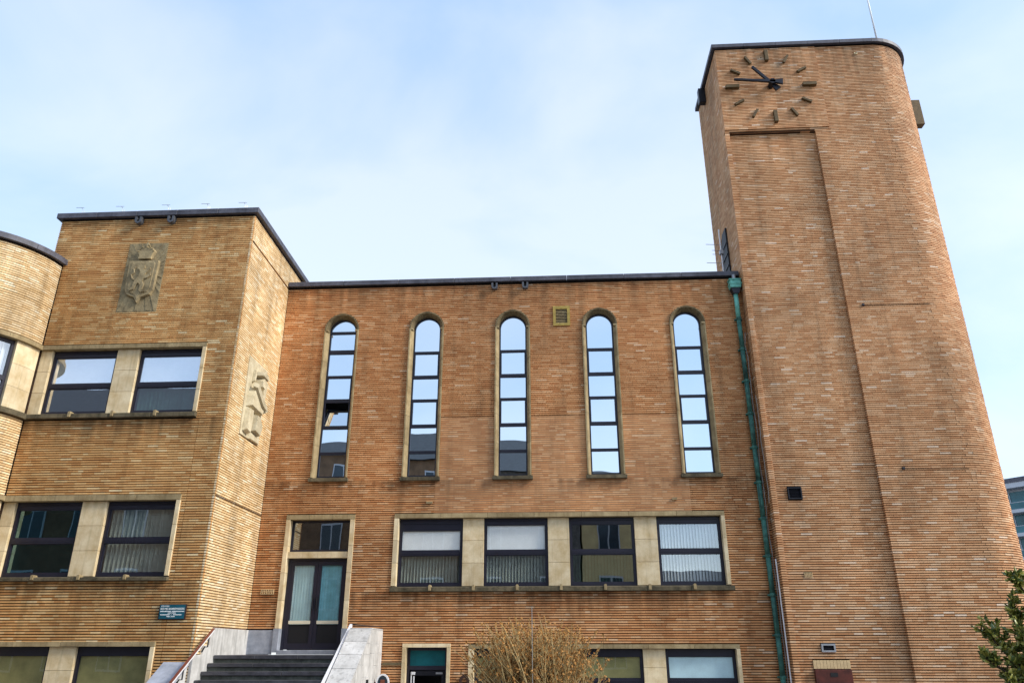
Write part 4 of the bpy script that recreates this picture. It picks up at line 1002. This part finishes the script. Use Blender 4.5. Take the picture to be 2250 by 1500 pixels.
# white parapet right: body, face stones, sloped cap stones
PXi, PXo = -4.60, -4.10; pt_z, yk, slp = .455, 17.85, .66
yend = yk-(pt_z-GZ)/slp
mb = MB(); mb.prism([(YM-.02, pt_z), (yk, pt_z), (yend, GZ), (YM-.02, GZ)], 'x', PXi+.012, PXo-.012); mb.build('parapet_core', M['joint'], st)
def clip(poly, a, b, c):    # keep a*y+b*z<=c
    out = []
    for i in range(len(poly)):
        p, q = poly[i], poly[(i+1) % len(poly)]; dp_ = a*p[0]+b*p[1]-c; dq = a*q[0]+b*q[1]-c
        if dp_ <= 0: out.append(p)
        if (dp_ < 0 < dq) or (dq < 0 < dp_): t = dp_/(dp_-dq); out.append((p[0]+(q[0]-p[0])*t, p[1]+(q[1]-p[1])*t))
    return out
rnd = random.Random(8); ycols = [YM-.02, 18.55, 18.2, 17.75, 17.2, 16.6, 16.0, 15.4, 14.8, 14.2]
for j, (yb_, ya) in enumerate(zip(ycols, ycols[1:])):
    zl = pt_z; first = True
    while zl > GZ+.05:
        h = rnd.choice((.22, .45, .75)) if not first else (.30 if j % 2 else .5); first = False
        zb = max(zl-h, GZ); g_ = .006
        P_ = [(ya+g_, zb+g_), (yb_-g_, zb+g_), (yb_-g_, zl-g_), (ya+g_, zl-g_)]
        # below the slope line: z <= pt_z-(yk-y)*slp  ->  -slp*y + z <= pt_z-slp*yk
        P_ = clip(P_, -slp, 1, pt_z-slp*yk-.012)
        if len(P_) > 2:
            for fa, fb in ((PXo-.012, PXo+rnd.uniform(0, .003)),):
                mb = MB(); mb.prism(P_, 'x', fa, fb); mb.build('face_stone', M['white_stone'], st)
        zl = zb
cl = math.hypot(1, slp); n = 8; Ls = (pt_z-GZ)/slp*cl/n
for k in range(n):
    s0, s1 = k*Ls+.008, (k+1)*Ls-.006
    def on(s, o): return (yk-s/cl-o*slp/cl, pt_z-s*slp/cl+o/cl)
    mb = MB(); mb.prism([on(s0, -.002), on(s1, -.002), on(s1, .014), on(s0, .014)], 'x', PXi, PXo-.002); mb.build('cap_stone', M['white_stone'], st)
for a, b in ((yk+.006, 18.2), (18.21, 18.55), (18.56, YM-.025)):
    mb = MB(); mb.box(PXi, PXo, a, b-.004, pt_z+.001, pt_z+.03); mb.build('cap_stone', M['white_stone'], st, bevel=.004)
mb = MB(); mb.box(PXo-.005, PXo+.006, 17.55, 17.78, GZ, -.56); mb.build('niche', M['black'], st)
# left white plinth following the steps, and the free cheek wall in front
mb = MB(); mb.prism([(YM-.003, -1.5), (YM-.003, .47), (17.04, .47), (16.9, .30), (16.9, .12), (16.62, .12), (16.62, -.06), (YL, -.06), (YL, -1.5)], 'x', BX1-.03, BX1+.035)
mb.build('plinth_wall', M['white_stone'], st, bevel=.004)
c0 = (16.0, -.22)
yy = c0[0]-(c0[1]-GZ)/.62
mb = MB(); mb.prism([(c0[0], c0[1]-.05), (yy, GZ), (c0[0], GZ)], 'x', -7.80, -7.335); mb.build('cheek_wall', M['white_stone'], st)
n = 3
for k in range(n):
    ya = c0[0]-(c0[0]-yy)*k/n; yb_ = c0[0]-(c0[0]-yy)*(k+1)/n; za = c0[1]+(GZ-c0[1])*k/n; zb = c0[1]+(GZ-c0[1])*(k+1)/n
    mb = MB(); mb.prism([(ya-.004, za-.047), (yb_+.004, zb-.047), (yb_+.004, zb+.03), (ya-.004, za+.03)], 'x', -7.83, -7.31); mb.build('cheek_cap', M['blue_stone'], st, bevel=.005)
# rails
lr = thing('left_handrail', 'red brown handrail on black angular brackets along the left plinth of the steps', 'handrail', (-7.25, 16, -.5))
mb = MB(); mb.prism([(16.72, .40), (16.72, .445), (13.7, -1.43), (13.7, -1.475)], 'x', -7.24, -7.19); mb.build('rail', M['white_paint'], lr)
mb = MB(); mb.prism([(16.73, .447), (16.73, .454), (13.7, -1.42), (13.7, -1.428)], 'x', -7.245, -7.185); mb.build('rail_top', M['red_rail'], lr)
for y in (16.55, 15.6, 14.7):
    z = .445-(16.72-y)*.622-.05
    mb = MB(); mb.tube([(-7.215, y, z), (-7.215, y-.01, z-.20), (-7.28, y+.0, z-.20), (-7.335, y+.02, z-.30)], .016, 4); mb.build('bracket', M['iron'], lr)
rr = thing('right_handrail', 'white metal handrail running down the inner side of the right parapet', 'handrail', (-4.66, 16, -.5))
mb = MB(); pr = [(-4.66, 18.15, .575), (-4.66, 14.75, -1.48)]
mb.prism([(18.15, .52), (18.15, .575), (14.75, -1.48), (14.75, -1.535)], 'x', -4.69, -4.63)
mb.build('rail', M['white_paint'], rr)
mb = MB(); mb.tube([(-4.63, 18.14, .56), (-4.40, 18.45, .55), (-4.12, 18.9, .54)], .012, 6); mb.build('end_return', M['iron'], rr)
for y in (18.05, 16.9, 15.6):
    z = .52-(18.15-y)*.604
    mb = MB(); mb.tube([(-4.66, y, z), (-4.66, y, z-.16), (-4.61, y, z-.2)], .013, 4); mb.build('bracket', M['iron'], rr)
# oval bulkhead lamp by the parapet and the number beside the basement door
lp = thing('oval_wall_lamp', 'oval white rimmed lamp with dark glass beside the right stair parapet', 'lamp', (-4.0, 17.2, -.8))
def oval(y, rx, rz, cx, cz, n=20): return [(cx+rx*math.cos(2*math.pi*k/n), cz+rz*math.sin(2*math.pi*k/n)) for k in range(n)]
cxo, czo = -3.90, -.66
o_ = oval(0, .15, .20, cxo, czo); i_ = oval(0, .12, .165, cxo, czo)
mb = MB(); band(mb, o_+[o_[0]], i_+[i_[0]], 18.30, 18.36); mb.build('rim', M['white_paint'], lp)
mb = MB(); mb.prism(i_, 'y', 18.345, 18.33); mb.build('glass', M['opp_dark'], lp)
mb = MB(); mb.box(cxo-.05, cxo+.05, 18.32, 18.355, czo-.1, czo+.08); mb.box(cxo-.2, cxo+.05, 18.361, 18.41, czo-.05, czo+.03); mb.build('bracket', M['red_rail'], lp)
nm = text('9', -2.27, -.92, .42, .24, YM-.03, None, M['sign_edge'], 'house_number'); tag(nm, 'dark iron house number beside the basement door', 'house number')

# ---------------------------------------------------------------- VEGETATION
def leaf_mesh(name, mat, l=.075, w=.034):
    vs = [(0, 0, 0), (w*.5, l*.28, .006), (w*.48, l*.62, .004), (0, l, -.004), (-w*.48, l*.62, .004), (-w*.5, l*.28, .006), (0, l*.45, -.008)]
    fs = [(0, 1, 6), (1, 2, 6), (2, 3, 6), (3, 4, 6), (4, 5, 6), (5, 0, 6)]
    me = bpy.data.meshes.new(name); me.from_pydata(vs, [], fs); me.materials.append(mat); me.polygons.foreach_set('use_smooth', [True]*6); return me
tr = thing('evergreen_tree', 'small glossy evergreen tree with dark green leaves at the lower right', 'tree', (5.75, 10.0, GZ))
rnd = random.Random(33)
tb = MB(); tips = []
base = Vector((5.95, 10.0, GZ)); TRC = Vector((5.85, 10.0, -.35))
stems = [[base, base+Vector((.03, 0, .8)), Vector((5.86, 9.95, .1)), Vector((5.72, 10.0, .55)), Vector((5.56, 10.0, .86))],
         [base, base+Vector((-.1, .1, .5)), Vector((5.62, 10.05, -.35)), Vector((5.30, 10.1, .0)), Vector((5.14, 10.1, .25))],
         [base, base+Vector((.15, .1, .6)), Vector((6.05, 10.1, .1)), Vector((5.98, 10.2, .55)), Vector((5.84, 10.2, .80))],
         [base, Vector((5.8, 9.9, -.9)), Vector((5.45, 9.85, -.45)), Vector((5.15, 9.9, -.2)), Vector((4.98, 9.9, -.08))],
         [base, Vector((6.1, 10, -.7)), Vector((6.3, 10, -.1)), Vector((6.45, 10.1, .4)), Vector((6.5, 10, .8))],
         [base, Vector((5.85, 9.8, -1.1)), Vector((5.5, 9.7, -.7)), Vector((5.25, 9.7, -.5)), Vector((5.1, 9.7, -.35))],
         [base, Vector((5.9, 9.9, -.8)), Vector((5.8, 9.8, -.3)), Vector((5.68, 9.75, .05)), Vector((5.52, 9.75, .3))]]
for _k in range(24):
    tx = rnd.uniform(5.18, 6.7); tz = min(.78, -.05+(tx-5.1)*1.55)-rnd.uniform(0, .75); ty = 10+rnd.uniform(-.35, .35)
    stems.append([base, base.lerp(Vector((tx, ty, tz)), .35)+Vector((.05, 0, -.1)), base.lerp(Vector((tx, ty, tz)), .7)+Vector((.04, 0, -.05)), Vector((tx, ty, tz))])
def interp(pts, t):
    f = t*(len(pts)-1); i = min(int(f), len(pts)-2); return pts[i].lerp(pts[i+1], f-i)
for s in stems:
    pts = [interp(s, k/14) for k in range(15)]; tb.tube(pts, [.030*(1-k/15)+.004 for k in range(15)], 6)
    for k in range(24):
        t = .36+.64*(k+rnd.random())/24; p = interp(s, min(t, .99)); ln = rnd.uniform(.10, .30)*(1.05-t*.55)
        d = Vector((rnd.uniform(-1, 1), rnd.uniform(-1, 1), rnd.uniform(.1, 1.1))).normalized()*ln
        q = p+d; m1 = p.lerp(q, .5)+Vector((0, 0, -.01)); tb.tube([p, m1, q], [.006, .004, .002], 4); tips.append((p, q)); 
    tips.append((pts[-3], pts[-1]))
tbo = tb.build('trunk', M['bark_dark'], tr, smooth=True)
leaves = []
for p, q in tips:
    n = rnd.randint(10, 18)
    for k in range(n):
        c = p.lerp(q, rnd.uniform(.25, 1.02)); d = ((q-p).normalized()*.6+Vector((rnd.gauss(0, .7), rnd.gauss(0, .7), rnd.gauss(.15, .5)))).normalized()
        leaves.append((c, d, rnd.uniform(.75, 1.35), rnd.uniform(0, 6.28)))
lm1 = leaf_mesh('leaf', M['leaf_piece']); lm2 = leaf_mesh('leaf_proto', M['leaf'])
leaves.sort(key=lambda e: e[0].y)
def lmat(e):
    c, d, s, r = e; q = d.to_track_quat('Y', 'Z').to_matrix().to_4x4(); return Matrix.Translation(c) @ q @ Matrix.Rotation(r, 4, 'Y') @ Matrix.Scale(s, 4)
off = Matrix.Translation(-ROOTLOC[tr.name]); vis = [e for e in leaves if proj_area(e[0], 1) > 0]; solo = set(id(e) for e in vis[:300])
mv, mf = [], []; pv = [v_.co.copy() for v_ in lm2.vertices]; pf = [tuple(p.vertices) for p in lm2.polygons]
for e in leaves:
    mt_ = lmat(e)
    if id(e) in solo:
        o = bpy.data.objects.new('leaf', lm1); COL.objects.link(o); o.parent = tr; o.matrix_local = off @ mt_
    else:
        b_ = len(mv); mv += [tuple(mt_ @ v_) for v_ in pv]; mf += [tuple(b_+i for i in f) for f in pf]
me = bpy.data.meshes.new('crown'); me.from_pydata(mv, [], mf); me.materials.append(M['leaf']); co_ = bpy.data.objects.new('crown', me); COL.objects.link(co_); setparent(co_, tr); co_['kind'] = 'stuff'
bpy.data.meshes.remove(lm2)

bush = thing('dry_shrub', 'leafless dry shrub with many pale twigs and brown tips in front of the wing', 'shrub', (.4, 12.5, GZ))
rnd = random.Random(77); tw = MB(); tw2 = MB(); lv = []
for k in range(460):
    bx_, by_ = rnd.gauss(.55, .30), rnd.gauss(12.6, .22)
    an_ = rnd.uniform(-1, 1)
    tx_ = .45+an_*1.55*rnd.uniform(.35, 1.0); rr_ = abs(tx_-.45)/1.65
    topz = (.40-.42*rr_**3)*1.0+rnd.uniform(-.60, .0) if rnd.random() < .88 else (.50-.40*rr_**2)+rnd.uniform(-.12, .08)
    # frame columns: photo 1010..1350 px wide at the street side of the wall
    tx_ = .45+(tx_-.45)*.86-.82
    p0 = Vector((bx_-.75, by_, GZ)); p3 = Vector((tx_, by_+rnd.uniform(-.4, .4), topz-.05))
    pts = []; w1 = rnd.uniform(-.12, .12)
    for i in range(9):
        t = i/8; p = p0.lerp(p3, t); p.x += (p3.x-p0.x)*(t**1.6-t)*.6+math.sin(t*9+k)*.02+w1*math.sin(t*3.1); p.y += math.sin(t*7+k)*.02; pts.append(p)
    mbk = tw if k % 2 else tw2
    mbk.tube(pts, [.0105*(1-.70*i/8) for i in range(9)], 4)
    for j in range(rnd.randint(3, 6)):
        i = rnd.randint(4, 7); p = pts[i]; d = Vector((rnd.uniform(-.16, .16), rnd.uniform(-.1, .1), rnd.uniform(.08, .26))); q = p+d
        mbk.tube([p, p.lerp(q, .5)+Vector((rnd.uniform(-.02, .02), 0, 0)), q], [.004, .0032, .002], 3)
        for u in range(rnd.randint(3, 6)): lv.append(p.lerp(q, rnd.uniform(.4, 1.05)))
    for u in range(2): lv.append(pts[-1]+Vector((rnd.uniform(-.02, .02), 0, rnd.uniform(-.05, .02))))
tw.build('twigs', M['bark'], bush, fix=False)['kind'] = 'stuff'; tw2.build('twigs', M['bark_pale'], bush, fix=False)['kind'] = 'stuff'
lb = MB()
for c in lv:
    d = Vector((rnd.gauss(0, 1), rnd.gauss(0, .6), rnd.gauss(0, 1))).normalized(); s_ = rnd.uniform(.012, .030); e = d.orthogonal().normalized()
    f = d.cross(e); lb.add([c-d*s_, c+e*s_*.7, c+d*s_*1.1, c-e*s_*.7, c+f*s_*.5], [(0, 1, 4), (1, 2, 4), (2, 3, 4), (3, 0, 4)])
lb.build('dry_leaves', M['dry_leaf'], bush, fix=False)['kind'] = 'stuff'
# pole with a pale blue plate and round blue sign, only their tops in view
ps = thing('thin_sign_post', 'thin grey post with small pale blue tag standing in the dry shrub', 'post', (-.43, 12.2, GZ))
mb = MB(); mb.tube([(-.37, 12.0, GZ), (-.37, 12.0, .62)], .0045, 5); mb.build('post', M['cable'], ps)
mb = MB(); mb.box(-.43, -.355, 11.97, 11.99, -.62, -.425); mb.build('tag', M['frost'], ps)
rs = thing('round_blue_sign', 'round blue sign with a pale rim, mostly below the frame, behind the dry shrub', 'sign', (.32, 12.9, GZ))
def disc(r, cx, cz, n=28): return [(cx+r*math.cos(2*math.pi*k/n), cz+r*math.sin(2*math.pi*k/n)) for k in range(n)]
mb = MB(); mb.prism(disc(.22, .33, -.67), 'y', 12.9, 12.905); mb.build('rim', M['white_paint'], rs)
mb = MB(); mb.prism(disc(.20, .33, -.67), 'y', 12.896, 12.899); mb.build('face', M['sign_teal'], rs)
mb = MB(); mb.tube([(.33, 12.94, GZ), (.33, 12.94, -.5)], .03, 8); mb.build('post', M['grey_metal'], rs)

# ---------------------------------------------------------------- FAR TOWER BLOCK (right edge)
fb = thing('white_apartment_block', 'distant white apartment block with glazed balconies at the right edge', 'building', (75, 115, GZ))
A = Vector((64.2, 108, 0)); dirv = Vector((.62, -.78, 0)).normalized(); nrm = Vector((-.78, -.62, 0)).normalized()
def fbox(name, u0, u1, n0, n1, z0, z1, mat, par=fb):
    mb = MB(); P_ = [A+dirv*u0+nrm*n0, A+dirv*u1+nrm*n0, A+dirv*u1+nrm*n1, A+dirv*u0+nrm*n1]
    mb.prism([(p.x, p.y) for p in P_], 'z', z0, z1); return mb.build(name, mat, par)
TOPZ = 20.6
fbox('wall', -14, 24, -14, 0, GZ, TOPZ, M['far_white'])
fbox('parapet', -14.2, 24.2, -14.2, 1.9, TOPZ+.002, TOPZ+.7, M['far_white']); fbox('roof', -14.4, 24.4, -14.4, 2.0, TOPZ+.702, TOPZ+1.3, M['coping'])
for k in range(6):
    zt = TOPZ-.1-3.1*k
    if zt < 0: break
    w = fbox('balcony', -14.6, 24.4, .02, 1.8, zt-3.2, zt-2.75, M['far_white'])
    fbox('glazing', -13.7, 23.7, .02, .12, zt-2.7, zt-.2, M['far_glass'], w)
    fbox('balustrade', -14.5, 24.3, 1.62, 1.7, zt-2.74, zt-1.9, M['far_glass'], w)
    fbox('handrail', -14.5, 24.3, 1.6, 1.72, zt-1.88, zt-1.82, M['far_white'], w)
    for j in range(13): fbox('mullion', -13.5+j*2.9, -13.38+j*2.9, .13, .22, zt-2.7, zt-.2, M['far_white'], w)

# ---------------------------------------------------------------- HOUSES ACROSS THE SQUARE (seen mirrored in the glass)
def house(name, label, x0, x1, y1, h, rh, mat, n, fl):
    t = thing(name, label, 'building', ((x0+x1)/2, y1-4, GZ))
    mb = MB(); mb.box(x0, x1, y1-9, y1, GZ, h); mb.build('wall', M[mat], t)
    mb = MB(); mb.prism([(y1+.3, h+.002), (y1-4.5, h+rh), (y1-9.3, h+.002)], 'x', x0-.1, x1+.1); mb.build('roof', M['slate'], t)
    for i in range(n):
        for j in range(fl):
            cx_ = x0+(x1-x0)*(i+.5)/n; cz_ = GZ+1.6+j*3.05
            if cz_+1 > h: continue
            mb = MB(); mb.box(cx_-.62, cx_+.62, y1-.01, y1+.06, cz_-.85, cz_+.85); w = mb.build('window', M['far_white'], t)
            for s_ in (-1, 1):
                mb = MB(); mb.box(cx_+s_*.3-.26, cx_+s_*.3+.26, y1+.061, y1+.07, cz_-.75, cz_+.75); mb.build('pane', M['opp_dark'], w)
house('townhouse', 'tall slate roofed brick house across the square, farthest left', -34, -17.5, -6, 12.0, 3.0, 'opp_brick', 6, 4)
house('townhouse', 'dark roofed brick house across the square facing the door', -17.4, -5.5, -6, 10.6, 2.8, 'opp_brick', 4, 4)
house('townhouse', 'grey brick house across the square facing the middle arched window', -5.4, 1.4, -6, 10.2, 2.4, 'opp_grey', 2, 3)
house('townhouse', 'narrow yellow rendered house across the square facing the window row', 1.5, 4.6, -6, 8.6, 1.9, 'opp_yellow', 1, 3)
house('townhouse', 'low brick house across the square facing the clock tower', 4.7, 18, -6, 2.9, 1.6, 'opp_brick', 4, 1)
